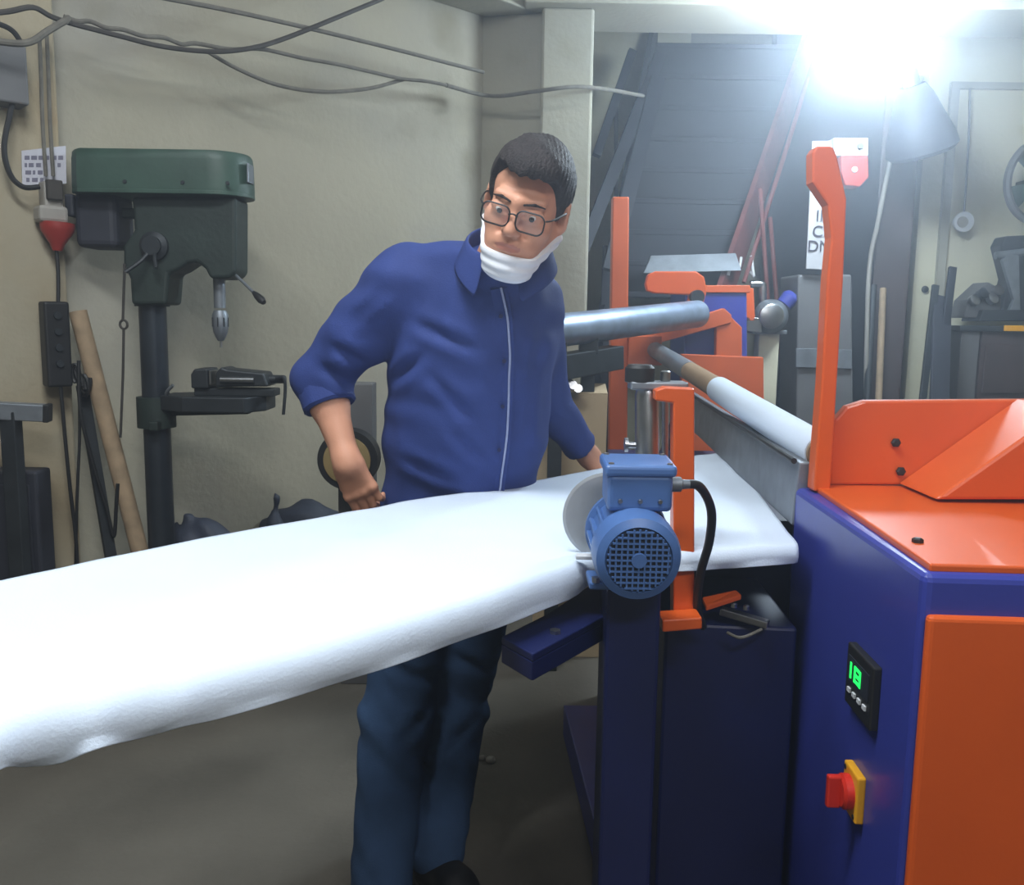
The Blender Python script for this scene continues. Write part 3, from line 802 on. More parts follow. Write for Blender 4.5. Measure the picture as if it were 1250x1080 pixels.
def hand_field(wr, el, kn, back, side, curls, thumb):
    """palm, four fingers of unequal length and a thumb; kn = knuckle centre, back = outward normal of the hand's back, side = toward the thumb"""
    f = Field()
    f.cone(el, el.lerp(wr, .3), .041, .043, k=.02); f.cone(el.lerp(wr, .3), wr, .043, .027, k=.02)
    d = (kn - wr).normalized(); side = (side - d * side.dot(d)).normalized(); back = d.cross(side) if d.cross(side).dot(back) > 0 else side.cross(d)
    f.ell(wr, (.029, .034, .024), np.array(Matrix((side, d, back)).transposed()), k=.03)
    L_ = (kn - wr).length
    for i, (o, ln) in enumerate(((.031, .92), (.0105, 1.0), (-.0105, .95), (-.031, .78))):
        k_ = wr + d * (L_ * (1.0 if i < 3 else .93)) + side * o
        f.cone(wr + side * o * .6 + d * .01, k_, .015, .0125, k=.016, flat=(back, .85))
        f.ell(k_ + back * .004, (.0105, .0105, .0105), k=.008)
        p = k_; an = 0
        for seg, (l, r, c) in enumerate(((.044, .0096, curls[0]), (.027, .0087, curls[1]), (.022, .0074, curls[2]))):
            an += math.radians(c); dr_ = d * math.cos(an) - back * math.sin(an) + side * (o * 1.1) * .6
            q = p + dr_.normalized() * l * ln; f.cone(p, q, r, r - .0009, k=.004); p = q
    t0 = wr + d * .018 + side * .022 - back * .004
    t1 = wr + d * (.018 + thumb[0]) + side * (.022 + thumb[1]) - back * thumb[2]
    t2 = t1 + (t1 - t0).normalized() * .012 + d * .018 - back * thumb[2] * .5
    t3 = t2 + d * .02 - side * .004 - back * thumb[2] * .5
    f.cone(t0, t1, .017, .0125, k=.012); f.cone(t1, t2, .0115, .0105, k=.004); f.cone(t2, t3, .0105, .0085, k=.004)
    return f


knR = at(441, 601, 2.045)
hR = hand_field(J['wrR'], J['elR'], knR, V((-.1, -1, .25)), V((-1, 0, .1)), (12, 48, 42), (.040, .016, .020))
knL = J['wrL'] + V((.055, -.0, -.055))
hL = hand_field(J['wrL'], J['elL'], knL, V((.3, -.5, .8)), V((.1, -1, -.5)), (22, 30, 20), (.035, .022, .006))
vf = join([(hv, hfc), (bv, bf), hR.mesh(.003), hL.mesh(.003)])
bme = fuse(to_mesh('person', vf, 1), .0029)
hi = HX.inverted()
bme.materials.append(M['skin']); bme.materials.append(M['lip'])
pc = np.empty(len(bme.polygons) * 3, np.float32); bme.polygons.foreach_get('center', pc); pc = pc.reshape(-1, 3)
hm = np.array(hi); lc_ = pc @ hm[:3, :3].T + hm[:3, 3]
lips = (np.abs(lc_[:, 0]) < .027) & (lc_[:, 2] < -.0545) & (lc_[:, 2] > -.0785) & (lc_[:, 1] < -.086) & (np.abs(lc_[:, 2] + .0665) < .0085 * np.sqrt(np.maximum(0, 1 - (lc_[:, 0] / .028) ** 2)))
mi = lips.astype(np.int32); bme.polygons.foreach_set('material_index', mi); bme.update()
bo = bpy.data.objects.new('body', bme); COL.objects.link(bo); bme.transform(Matrix.Translation(-orig(pr))); bo.parent = pr


def pbuild(name, vf, m, it=2, parent=None):
    return link_mesh(name, to_mesh(name, vf, it), m, parent or pr)


# eyes and brows
for s in (-1, 1):
    mb = MB(); mb.ball(HX @ V((s * .033, -.0785, .0022)), (.0138, .0140, .0112), n=18, ax=[hd.to_3x3() @ V(a) for a in ((1, 0, 0), (0, 1, 0), (0, 0, 1))])
    e = mb.build('eye', 'eye', pr, smooth=True)
    gz = (V((s * .033 + .0005, -.0919, -.0022)))
    MB().ball(HX @ gz, (.0054, .0018, .0052), n=14, ax=[hd.to_3x3() @ V(a) for a in ((1, 0, 0), (0, 1, 0), (0, 0, 1))]).build('iris', 'iris', e, smooth=True)
    br_ = Field(); br_.cone((s * .014, -.0985, .0225), (s * .034, -.0935, .0265), .0022, .0028, k=.003); br_.cone((s * .034, -.0935, .0265), (s * .053, -.0785, .0215), .0028, .0016, k=.003)
    pbuild('eyebrow', br_.mesh(.0016, xf=HX), 'hair', 1)
# hair
hr = Field(); hr.ell((0, .020, .040), (.0865, .105, .0965), k=.02); hr.ell((.004, -.040, .082), (.066, .060, .046), k=.03)


def hair_cut(P, F):
    x, y, z = P[..., 0], P[..., 1], P[..., 2]
    line = np.interp(y, [-.13, -.075, -.055, -.040, -.018, -.004, .012, .03, .06, .12], [.075, .073, .066, .036, -.004, -.022, -.002, -.014, -.058, -.075])
    line = line + (.0025 * np.sin(x * 260) + np.where(x < -.02, (-.02 - x) * .5, 0)) * (y < -.03)
    n_ = .0008 * np.sin(x * 620 + y * 240 + 2 * np.sin(z * 40)) + .0006 * np.sin(x * 900 - z * 160) + .0012 * np.sin(x * 90 + y * 60 + 2 * np.sin(z * 50))
    return np.maximum(F + n_, (line - z) * .8)


pbuild('hair', hr.mesh(.0028, post=hair_cut, xf=HX), 'hair', 1)
# glasses
gp = root('glasses', HX @ V((0, -.1, 0)), None, None); del gp['label']; del gp['category']
bpy.data.objects.remove(gp)


def rrect(cx_, cz, w, h, r, n=6):
    o = []
    for k, (sx, sz) in enumerate(((1, 1), (-1, 1), (-1, -1), (1, -1))):
        for i in range(n + 1):
            an = math.pi / 2 * (k + i / n); o.append((cx_ + sx * (w / 2 - r) + r * math.cos(an), cz + sz * (h / 2 - r) + r * math.sin(an)))
    return o


mb = MB()
for s in (-1, 1):
    ring = rrect(s * .035, -.005, .056, .040, .014)
    P3 = [V((x, -.112 + .16 * (abs(x) - .02) ** 2 * 10 * .5, z)) for x, z in ring]
    P3 = [HX @ p for p in P3]
    mb.tube(P3 + [P3[0]], .0017, 6, 1)
    mb.tube([HX @ V((s * .063, -.100, .004)), HX @ V((s * .074, -.085, .006)), HX @ V((s * .084, -.02, .006)), HX @ V((s * .082, .03, -.002))], .0018, 6, 6)
mb.tube([HX @ V((-.009, -.112, .001)), HX @ V((0, -.116, .005)), HX @ V((.009, -.112, .001))], .0017, 6, 4)
gl_ = mb.build('glasses', 'black', pr, smooth=True, label='thin dark rectangular glasses frame')
for s in (-1, 1):
    ring = rrect(s * .035, -.005, .054, .038, .013)
    MB().quadbox([HX @ V((x, -.111, z)) for x, z in ring], (HX.to_3x3() @ V((0, .0012, 0)))).build('lens', glass, gl_)
# mask pulled down under the chin
mk = head_field(); mk.ops = [o for o in mk.ops if not (o[0] == 'ell' and abs(o[1][0]) > .07)]


def mask_cut(P, F):
    x, y, z = P[..., 0], P[..., 1], P[..., 2]
    up = z - np.interp(y, [-.12, -.08, -.04, .0, .04], [-.082, -.081, -.066, -.046, -.034]); dn = np.interp(y, [-.12, -.07, -.03, .02], [-.142, -.140, -.112, -.062]) - z
    return np.maximum(np.maximum(F - .0075 - .0012 * np.sin(z * 330), up), np.maximum(dn, y - .012))


mk.ell((0, -.058, -.118), (.040, .034, .022), k=.03)
mko = pbuild('face_mask', mk.mesh(.0026, post=mask_cut, xf=HX), 'mask', 2); mko['label'] = 'white face mask worn under the chin'
for s in (-1, 1):
    MB().tube([HX @ V((s * .066, -.004, -.050)), HX @ V((s * .079, .016, -.035)), HX @ V((s * .083, .035, -.012)), HX @ V((s * .083, .03, .02))], .0014, 6, 6).build('ear_loop', 'mask', mko, smooth=True)

# shirt
LAT = (J['shL'] - J['shR']).normalized(); TOR = (J['pelvis'] - J['neck']).normalized()
FRT = TOR.cross(LAT).normalized(); FRT = FRT if FRT.y < 0 else -FRT
sf = Field()
cR, cL = J['elR'].lerp(J['wrR'], .33), J['elL'].lerp(J['wrL'], .80)
sf.cone(J['shR'] + V((.012, 0, -.010)), J['shL'] + V((-.015, 0, -.01)), .066, .062, k=.05)
sf.cone(NC + UPC * .01, J['chest'], .074, .13, k=.06)
sf.cone(at(512, 330, 2.02), at(596, 322, 1.97), .056, .060, k=.04); sf.cone(at(648, 358, 2.06), at(622, 326, 1.96), .05, .06, k=.04)
ax_ = np.array(Matrix((LAT, FRT, TOR)).transposed())
sf.ell(J['chest'] + V((-.005, .01, -.03)), (.182, .125, .21), ax_, k=.06)
sf.ell(J['belly'] + V((-.002, 0, 0)), (.196, .150, .21), ax_, k=.08)
sf.ell(J['pelvis'] + V((.012, 0, .02)), (.210, .145, .20), ax_, k=.08)
sf.cone(J['shR'], J['shR'].lerp(J['elR'], .5), .074, .070, k=.04); sf.cone(J['shR'].lerp(J['elR'], .5), J['elR'], .070, .062, k=.03)
sf.cone(J['elR'], cR, .061, .056, k=.03)
sf.cone(cR - (cR - J['elR']).normalized() * .05, cR, .058, .057, k=.008)
sf.cone(J['shL'], J['elL'], .070, .060, k=.04); sf.cone(J['elL'], cL, .060, .046, k=.03)
hemz = J['pelvis'].z - .10
dR, dL = A3((J['wrR'] - J['elR']).normalized()), A3((J['wrL'] - J['elL']).normalized())
FV = [
    # folds: (from, to, depth) creases that pull across the cloth
    (at(500, 392, 1.95), at(585, 430, 1.9), .012), (at(462, 478, 2.0), at(520, 430, 1.95), .014), (at(520, 455, 1.95), at(585, 520, 1.95), .008),
    (at(655, 470, 1.95), at(640, 560, 1.98), .010), (at(668, 400, 1.95), at(650, 470, 1.95), .010), (at(470, 350, 1.9), at(420, 400, 1.95), .008),
    (at(380, 445, 2.0), at(430, 470, 2.02), .010), (at(400, 420, 2.0), at(450, 445, 2.02), .009), (at(540, 520, 1.95), at(600, 575, 1.98), .007),
    (at(480, 560, 2.0), at(560, 590, 2.0), .008), (at(640, 540, 2.0), at(690, 590, 2.05), .009), (at(600, 360, 1.9), at(560, 330, 1.92), .007)]


def crease(Q, L_, wd_):
    """creases in cloth: a groove with a raised lip, fading out at both ends"""
    w = 0
    for a, b, dp in L_:
        a_, b_ = A3(a), A3(b); ab = b_ - a_; q = Q - a_; q = q.copy(); q[:, 1] *= .25; ab2 = ab.copy(); ab2[1] *= .25
        t = np.clip(q @ ab2 / (ab2 @ ab2), 0, 1); d = np.linalg.norm(q - t[:, None] * ab2, axis=1); tap = np.sin(np.pi * np.clip(t, .03, .97))
        w = w + dp * tap * (np.exp(-(d / wd_) ** 2) - .55 * np.exp(-((d - 2.2 * wd_) / (1.3 * wd_)) ** 2))
    return w


JV = [(at(462, 800, 2.0), at(545, 845, 2.02), .009), (at(455, 915, 2.0), at(530, 862, 2.0), .010), (at(452, 940, 1.98), at(515, 905, 2.0), .007), (at(545, 795, 2.1), at(612, 830, 2.1), .009),
      (at(530, 905, 2.1), at(590, 870, 2.1), .008), (at(436, 985, 1.95), at(500, 1010, 1.95), .006), (at(430, 1040, 1.92), at(505, 1052, 1.92), .008), (at(505, 985, 2.05), at(560, 1005, 2.05), .006), (at(480, 760, 2.05), at(520, 830, 2.02), .007)]


def shirt_post(P, F):
    x, y, z = P[..., 0], P[..., 1], P[..., 2]
    near = np.abs(F) < .05
    n = np.zeros_like(F)
    Q = P[near]
    w = .0022 * np.sin(Q @ np.array([38, 20, 46.]) + 2.5 * np.sin(Q @ np.array([11, 7, -19.]))) + .0016 * np.sin(Q @ np.array([-52, 15, 30.]) + 2 * np.sin(Q @ np.array([17, -9, 13.])))
    w += crease(Q, FV, .011)
    n[near] = w
    F = F + n
    F = np.maximum(F, hemz - z)
    for el, dv, ce in ((J['elR'], dR, cR), (J['elL'], dL, cL)):
        pl = (P - A3(ce)) @ dv
        nearc = np.linalg.norm(P - A3(ce), axis=-1) < .1
        F = np.where(nearc, np.maximum(F, pl), F)
    nk = NC; pl = (P - A3(nk)) @ A3(UPC) - .012
    return np.where(np.linalg.norm(P - A3(nk), axis=-1) < .16, np.maximum(F, pl), F)


sv = sf.mesh(.0065, post=shirt_post)
sme = to_mesh('shirt', sv, 2); tree = bvh(sme)
shirt = link_mesh('shirt', sme, 'shirt', pr)
shirt.modifiers.new('sub', 'SUBSURF').render_levels = 1; shirt.modifiers['sub'].levels = 1


def on_shirt(px, py, off=.003):
    d = ray(px, py); h, n, _, _ = tree.ray_cast(CP, d)
    return (h + n * off) if h is not None else at(px, py, 1.95)


def ribbon(name, pix, w, m, off=.003, th=.003):
    P = []
    for (a, b) in zip(pix, pix[1:]):
        for k in range(6):
            t = k / 6; P.append((a[0] + (b[0] - a[0]) * t, a[1] + (b[1] - a[1]) * t))
    P.append(pix[-1])
    q = [on_shirt(a, b, off) for a, b in P]
    for _ in range(2): q = [q[0]] + [(q[i - 1] + q[i] * 2 + q[i + 1]) / 4 for i in range(1, len(q) - 1)] + [q[-1]]
    mb = MB(); rg = []
    for i, p in enumerate(q):
        t = (q[min(i + 1, len(q) - 1)] - q[max(i - 1, 0)]).normalized(); sd_ = t.cross(V((0, -1, 0))).normalized(); nn = sd_.cross(t).normalized()
        nn = nn if nn.y < 0 else -nn
        rg.append([p - sd_ * w / 2 - nn * th, p + sd_ * w / 2 - nn * th, p + sd_ * w / 2 + nn * th * .4, p - sd_ * w / 2 + nn * th * .4])
    return mb.rings(rg).build(name, m, pr, smooth=True)


ribbon('placket', [(609, 352), (615, 385), (618, 430), (616, 480), (614, 530), (610, 570), (606, 600)], .034, 'shirt', .0015, .003)
ribbon('edge_glint', [(612, 350), (618, 385), (621, 430), (619, 480), (617, 530), (612, 570), (608, 600)], .0045, 'placket', .0075, .003)['label'] = 'pale strip painting the light along the button placket edge'  # thin pale strip paints the light reflected by the placket edge
for py_, px_ in ((385, 611), (440, 614), (495, 612), (548, 608)):
    p = on_shirt(px_, py_, .006); MB().lathe(p, (0, -1, .1), [(-.003, .0045), (.0015, .0045)], 12).build('button', 'navy', pr)
# rolled cuff
xx, yy, dd = frame_of(cR - J['elR']); rg = []
for t, r in ((-.050, .058), (-.046, .0635), (-.004, .0625), (.002, .057), (.0, .05)):
    rg.append([cR + dd * t + xx * math.cos(2 * math.pi * i / 28) * (r + .0018 * math.sin(i * 1.7)) + yy * math.sin(2 * math.pi * i / 28) * (r + .0018 * math.sin(i * 1.7)) for i in range(28)])
MB().rings(rg).build('rolled_cuff', 'shirt', pr, smooth=True)
# collar: stand and turned down leaf, open at the throat
nb = NC + UPC * .012; up = UPC; fwd = V((-.12, -1, 0)); fwd = (fwd - up * fwd.dot(up)).normalized(); sx_ = fwd.cross(up).normalized()
bm = bmesh.new(); gr_ = []
for i in range(41):
    th = math.radians(22 + (316) * i / 40); s = abs(i - 20) / 20          # 0 at the nape, 1 at the throat
    dv = fwd * math.cos(th) + sx_ * math.sin(th)
    r = .077 + .004 * s; hgt = .040 - .012 * s
    fall = .056 + .030 * max(0, (s - .6) / .4) ** 1.5; spread = .014 + .012 * s
    dip = -.012 * s * s
    row = [nb + dv * r + up * (dip - .012), nb + dv * (r + .001) + up * (hgt * .6 + dip), nb + dv * (r + .003) + up * (hgt + dip), nb + dv * (r + .008) + up * (hgt + .001 + dip),
           nb + dv * (r + spread * .8) + up * (hgt - fall * .4 + dip), nb + dv * (r + spread * 1.5) + up * (hgt - fall + dip)]
    gr_.append([bm.verts.new(p) for p in row])
for i in range(40):
    for j in range(5): bm.faces.new((gr_[i][j], gr_[i + 1][j], gr_[i + 1][j + 1], gr_[i][j + 1]))
me = bpy.data.meshes.new('collar'); bm.to_mesh(me); bm.free(); me.shade_smooth()
co_ = link_mesh('collar', me, 'shirt', pr); md = co_.modifiers.new('t', 'SOLIDIFY'); md.thickness = .003; md = co_.modifiers.new('s', 'SUBSURF'); md.levels = md.render_levels = 1

# jeans and shoes
jf = Field()
jf.ell(J['pelvis'] + V((.012, .0, -.03)), (.178, .128, .13), ax_, k=.06)
for s in 'RL':
    jf.cone(J['hip' + s], J['kn' + s], .098, .078, k=.04); jf.cone(J['kn' + s], J['an' + s] + V((0, .01, .0)), .077, .066, k=.04)


def jean_post(P, F):
    near = np.abs(F) < .04; Q = P[near]; n = np.zeros_like(F)
    w = .0024 * np.sin(Q @ np.array([44, 12, 38.]) + 2.5 * np.sin(Q @ np.array([21, 9, 22.])))
    for s in 'RL':
        k_ = A3(J['kn' + s]); dz = Q[:, 2] - k_[2]
        w += .003 * np.exp(-(dz / .10) ** 2) * np.sin(dz * 85 + (Q[:, 0] - k_[0]) * 70 + 2.2 * np.sin(Q[:, 0] * 31 + dz * 17))
        a_ = A3(J['an' + s]); da = Q[:, 2] - a_[2]
        w += .004 * np.exp(-(da / .06) ** 2) * np.sin(da * 130 + (Q[:, 0] - a_[0]) * 30)
    w += crease(Q, JV, .012)
    n[near] = w; F = F + n
    return np.maximum(F, .055 - P[..., 2])


jo = pbuild('jeans', jf.mesh(.007, post=jean_post), 'jeans', 2)
jo.modifiers.new('sub', 'SUBSURF').render_levels = 1; jo.modifiers['sub'].levels = 1
for s in 'RL':
    a, t = J['an' + s], J['toe' + s]; d = (t - a); d.z = 0; d.normalize(); q = a - Z * (a.z - .045)
    f = Field(); f.cone(q - d * .04 + Z * .012, q + d * .08 + Z * .006, .042, .044, k=.03); f.cone(q + d * .08, q + d * .175 - Z * .004, .046, .034, k=.03, flat=(Z, .75)); f.cone(a + Z * .01, q, .036, .040, k=.03)
    shz = lambda P, F: np.maximum(F, .012 - P[..., 2])
    so = pbuild('shoe', f.mesh(.005, post=shz), 'shoe', 2)
    f = Field(); f.cone(q - d * .04 - Z * .03, q + d * .08 - Z * .03, .044, .048, k=.02, flat=(Z, .4)); f.cone(q + d * .08 - Z * .03, q + d * .175 - Z * .03, .048, .037, k=.02, flat=(Z, .4))
    pbuild('sole', f.mesh(.005, post=lambda P, F: np.maximum(np.maximum(F, -P[..., 2] + .001), P[..., 2] - .02)), 'black', 1, so)
# ------------------------------------------------------------------ drill press
DY = 3.0
dp = root('drill_press', V((at(187, 600, DY).x, DY, 0)), 'old green pillar drill press standing against the plaster wall', 'drill press')
k = DY / FPX


def dpt(px, py, y=DY): return at(px, py, y)


ct, cb_ = dpt(187, 372), dpt(187, 700); cxx = dpt(187, 400).x
MB().cyl((cxx, DY, .03), (cxx, DY, dpt(187, 250).z), 16 * k, n=32).build('column', 'column', dp, smooth=True)
mb = MB(); mb.box((cxx + .05, DY + .01, .03), (.4, .18, .06)); mb.lathe((cxx, DY, .05), Z, [(0, .085), (.07, .065), (.08, .05)], 28)
mb.build('base', 'green_dark', dp, .006)
# belt cover: long box with a rounded nose, lip at the bottom
zt_, zb_ = dpt(196, 189).z, dpt(196, 240).z; hw = .115; xl, xr = dpt(81, 210, DY - hw).x, dpt(309, 210).x
pts = [(xl + .03, DY + hw), (xl, DY + hw - .03), (xl, DY - hw + .03), (xl + .03, DY - hw)] + [(xr - hw + hw * math.sin(math.radians(a)) * 1.0, DY - hw * math.cos(math.radians(a))) for a in range(0, 181, 12)]
mb = MB(); rg = []
ccx, ccy = (xl + xr) / 2, DY
for dz_, s in ((zb_, .99), (zb_ + .02, 1.0), (zt_ - .03, .985), (zt_ - .008, .965), (zt_, .92)):
    rg.append([V((ccx + (x - ccx) * (1 - (1 - s) * .5), ccy + (y - ccy) * s, dz_)) for x, y in pts])
bc = mb.rings(rg).build('belt_cover', 'green', dp, smooth=True)
MB().quadbox([V((x, ccy + (y - ccy) * 1.02, zb_ - .004)) for x, y in pts], (0, 0, .012)).build('cover_lip', 'green', bc, .002)
nx = dpt(303, 214)
MB().box((xr - .001, DY - .03, (zt_ + zb_) / 2 + .005), (.006, .06, .06)).build('nose_highlight', 'steel_dull', bc, .002, label='pale patch painting the lamp highlight on the nose of the cover')  # pale metal patch paints the highlight the lamp leaves on the nose
for xx_ in (.18, .36, .5):
    MB().lathe((xl + xx_, DY - hw * .99, zb_ + .03), (0, -1, 0), [(0, .007), (.004, .006)], 10).build('screw', 'iron', bc)
pf = [(160, 240), (288, 240), (288, 332), (280, 340), (256, 340), (250, 328), (240, 320), (228, 322), (216, 330), (206, 334), (203, 372), (160, 372), (158, 340), (150, 322), (150, 300), (164, 280)]
MB().quadbox(poly(pf, DY - .07), (0, .14, 0)).build('head_casting', 'green_dark', dp, .012, seg=3)
MB().lathe((cxx, DY, dpt(187, 374).z), Z, [(0, .055), (.04, .058), (.1, .058)], 28).build('column_collar', 'green_dark', dp, smooth=True)
q = dpt(187, 300, DY - .085); MB().lathe(q, (0, -1, 0), [(-.02, .045), (.0, .045), (.01, .03), (.02, .03)], 24).build('feed_hub', 'iron', dp, smooth=True)
MB().tube([q + V((-.01, -.01, -.02)), q + V((-.03, -.03, -.05)), q + V((-.07, -.05, -.085))], .007, 8).build('feed_lever', 'iron', dp, smooth=True)
MB().tube([q + V((.01, -.01, -.02)), q + V((.015, -.03, -.04)), q + V((.02, -.035, -.07))], .006, 8).build('feed_lever', 'iron', dp, smooth=True)
# motor behind on the left
m0, m1 = dpt(98, 236), dpt(152, 304)
mo_ = MB().box(((m0.x + m1.x) / 2, DY + .02, (m0.z + m1.z) / 2), (m1.x - m0.x, .15, m0.z - m1.z)).build('motor', 'greymotor', dp, .022, seg=3)
e0 = dpt(92, 252); MB().box((e0.x, DY, e0.z), (.03, .09, .07)).build('end_cap', 'greymotor', mo_, .008)
MB().box((dpt(160, 285).x, DY + .02, dpt(160, 260).z), (.06, .05, .03)).build('motor_bracket', 'green_dark', dp, .004)
# spindle
sx0 = dpt(268, 360).x
MB().lathe((sx0, DY, dpt(268, 376).z), Z, [(0, 6.5 * k), (.0, 7 * k), (.13, 7 * k), (.13, 10 * k), (.16, 10 * k)], 24).build('quill', 'steel_dull', dp, smooth=True)
ch = MB().lathe((sx0, DY, dpt(268, 416).z), Z, [(0, 3.5 * k), (.012, 6 * k), (.03, 8.5 * k), (.05, 9.5 * k), (.085, 9.5 * k), (.1, 7 * k)], 24).build('chuck', 'steel_dull', dp, smooth=True)
for i in range(8):
    an = i * math.pi / 4; MB().box((sx0 + 9.4 * k * math.cos(an), DY + 9.4 * k * math.sin(an), dpt(268, 393).z), (.004, .004, .03)).build('chuck_groove', 'iron', ch)
MB().cyl((sx0, DY, dpt(268, 424).z), (sx0, DY, dpt(268, 410).z), .004, .004, 12).build('drill_bit', 'steel', dp)
h0, h1 = dpt(288, 336, DY - .05), dpt(318, 365, DY - .12)
hl = MB().cyl(h0, h1, .005, n=10).build('feed_handle', 'steel_dull', dp, smooth=True)
dh = (h1 - h0).normalized(); MB().lathe(h1 - dh * .02, dh, [(-.02, .006), (0, .011), (.025, .013), (.04, .008)], 14).build('grip', 'black', hl, smooth=True)
# table
cz0, cz1 = dpt(187, 521).z, dpt(187, 484).z
MB().lathe((cxx, DY, cz0), Z, [(0, .05), (.0, .062), (cz1 - cz0, .062), (cz1 - cz0, .05)], 28).build('table_clamp', 'green_dark', dp, smooth=True)
MB().box((cxx + .02, DY - .06, cz0 + .012), (.03, .05, .03)).build('clamp_lug', 'green_dark', dp, .004)
MB().tube([(cxx + .05, DY - .03, cz1 - .01), (cxx + .06, DY - .06, cz1 + .02), (cxx + .085, DY - .07, cz1 + .045)], .006, 8).build('clamp_lever', 'steel_dull', dp, smooth=True)
ta, tb2 = dpt(206, 486), dpt(327, 488)
zt2, zb2 = dpt(260, 485, DY - .1).z, dpt(260, 512, DY - .1).z
pl = [(ta.x - .01, DY - .05), (ta.x + .08, DY - .1), (tb2.x - .05, DY - .1), (tb2.x, DY - .02), (tb2.x, DY + .1), (ta.x + .08, DY + .12), (ta.x - .01, DY + .06)]
MB().quadbox([V((x, y, zb2 + .022)) for x, y in pl], (0, 0, zt2 - zb2 - .022)).build('work_table', 'iron', dp, .004)
mb = MB(); mb.quadbox([V((cxx + .04, DY - .02, zb2)), V((tb2.x - .06, DY - .02, zb2 + .01)), V((tb2.x - .06, DY + .02, zb2 + .01)), V((cxx + .04, DY + .02, zb2))], (0, 0, .03))
mb.build('table_arm', 'green_dark', dp, .003)
# vise on the table
vz = zt2; vx0, vx1 = dpt(240, 470).x, dpt(340, 470).x
vi = root('machine_vise', V(((vx0 + vx1) / 2, DY, vz)), 'greasy iron machine vise clamped on the drill press table', 'vise')
vw = .055
MB().box(((vx0 + vx1) / 2 + .0, DY, vz + .012), (vx1 - vx0 - .01, vw * 1.5, .024)).build('vise_bed', 'iron', vi, .003)
MB().quadbox([V((vx0, DY - vw, vz + .024)), V((vx0 + .058, DY - vw, vz + .024)), V((vx0 + .056, DY - vw, vz + .09)), V((vx0 + .012, DY - vw, vz + .088)), V((vx0, DY - vw, vz + .07))], (0, 2 * vw, 0)).build('fixed_jaw', 'iron', vi, .006)
MB().quadbox([V((vx0 + .08, DY - vw, vz + .03)), V((vx1 - .02, DY - vw, vz + .034)), V((vx1 - .035, DY - vw, vz + .078)), V((vx0 + .12, DY - vw, vz + .088)), V((vx0 + .1, DY - vw, vz + .096)), V((vx0 + .082, DY - vw, vz + .075))], (0, 2 * vw, 0)).build('moving_jaw', 'iron', vi, .006)
MB().box((vx0 + .064, DY, vz + .06), (.006, 2 * vw, .045)).build('jaw_face', 'steel', vi, .001)
MB().lathe((vx0 + .1, DY - vw - .006, vz + .055), (1, 0, 0), [(0, .010), (.11, .010)], 14).build('guide_rod', 'steel', vi, smooth=True, label='shiny worn screw rod')
MB().lathe((vx1 - .03, DY, vz + .055), (1, 0, 0), [(0, .014), (.05, .014), (.055, .01)], 16).build('screw_end', 'iron', vi, smooth=True)
hx = vx1 + .018
MB().tube([(hx - .02, DY - .02, vz + .058), (hx + .006, DY - .03, vz + .062), (hx + .012, DY - .03, vz + .03), (hx + .004, DY - .03, vz - .06)], .0055, 8).build('vise_handle', 'iron', vi, smooth=True)
# hanging pull cord
MB_ = MB(); MB_.tube([dpt(152, 322, DY - .09), dpt(151, 360, DY - .09), dpt(150, 392, DY - .09)], .0045, 8, 3); MB_.tube([dpt(151, 402, DY - .09), dpt(150, 460, DY - .09), dpt(147, 534, DY - .09)], .0045, 8, 3)
c = dpt(151, 396, DY - .09); MB_.tube([c + V((.012 * math.cos(a * math.pi / 6), 0, .014 * math.sin(a * math.pi / 6))) for a in range(13)], .004, 6, 1)
tag(MB_.build('rope_loop', 'cable', None, smooth=True), 'dark looped cord hanging down left of the drill press column', 'cord')

# ------------------------------------------------------------------ cables and fittings on the left wall


def wcable(name, pix, r, m, label, off=.05, cat='cable', group=None):
    o = MB().tube([onwall(a, b, off + .01 * math.sin(a * .05)) for a, b in pix], r, 8, 6).build(name, m, None, smooth=True)
    return tag(o, label, cat, group)


wcable('conduit', [(170, -8), (300, 17), (450, 52), (590, 88)], .008, 'cable_grey', 'thin straight conduit sloping down along the top of the wall', .24)
wcable('cable', [(-30, 18), (10, 14), (40, 9), (62, 20), (85, 28), (115, 36), (150, 45), (200, 57), (262, 63), (310, 58), (350, 46), (400, 26), (468, -2)], .008, 'cable', 'dark cable sagging in one long swag and rising to the ceiling', .25)
wcable('cable', [(78, 20), (95, 26), (110, 26), (130, 34), (150, 36), (175, 44), (200, 46), (222, 54), (240, 53), (280, 60), (320, 60), (370, 71), (410, 78), (450, 87), (490, 96), (520, 99), (545, 104)], .007, 'cable_grey', 'knotted grey cable strung just under the conduit', .23)
wcable('cable', [(255, 64), (290, 84), (340, 104), (395, 112), (450, 108), (492, 97)], .007, 'cable_grey', 'grey cable hanging in the lowest loop on the wall', .21)
wcable('cable', [(-20, 48), (20, 53), (40, 50), (58, 38), (85, 22)], .010, 'cable_grey', 'thick grey cable bundle crossing the top of the wall pier', .26)
o = MB().tube([onwall(545, 104, .23), at(585, 115, 4.1), at(612, 117, 4.08), at(650, 112, 4.02), at(700, 106, 4.02), at(740, 109, 4.2), at(785, 117, 4.6)], .009, 8, 6).build('cable', 'cable_grey', None, smooth=True)
tag(o, 'grey cable running across the front of the pillar', 'cable')
for q in ((0, -.004), (1, .006)):
    wcable('cable', [(48 + 9 * q[0], 42), (50 + 9 * q[0], 90), (52 + 9 * q[0], 150), (56 + 9 * q[0], 215)], .006, 'cable_grey', ('thin grey cable dropping straight to the wall socket', 'second thin cable dropping beside it, nearer the drill press')[q[0]], .125)
wcable('cable', [(-12, 26), (10, 34), (22, 46), (26, 62), (22, 100), (12, 140), (5, 180), (12, 212), (28, 228), (48, 228)], .008, 'black', 'black cable bowing out to the left before the socket', .15)
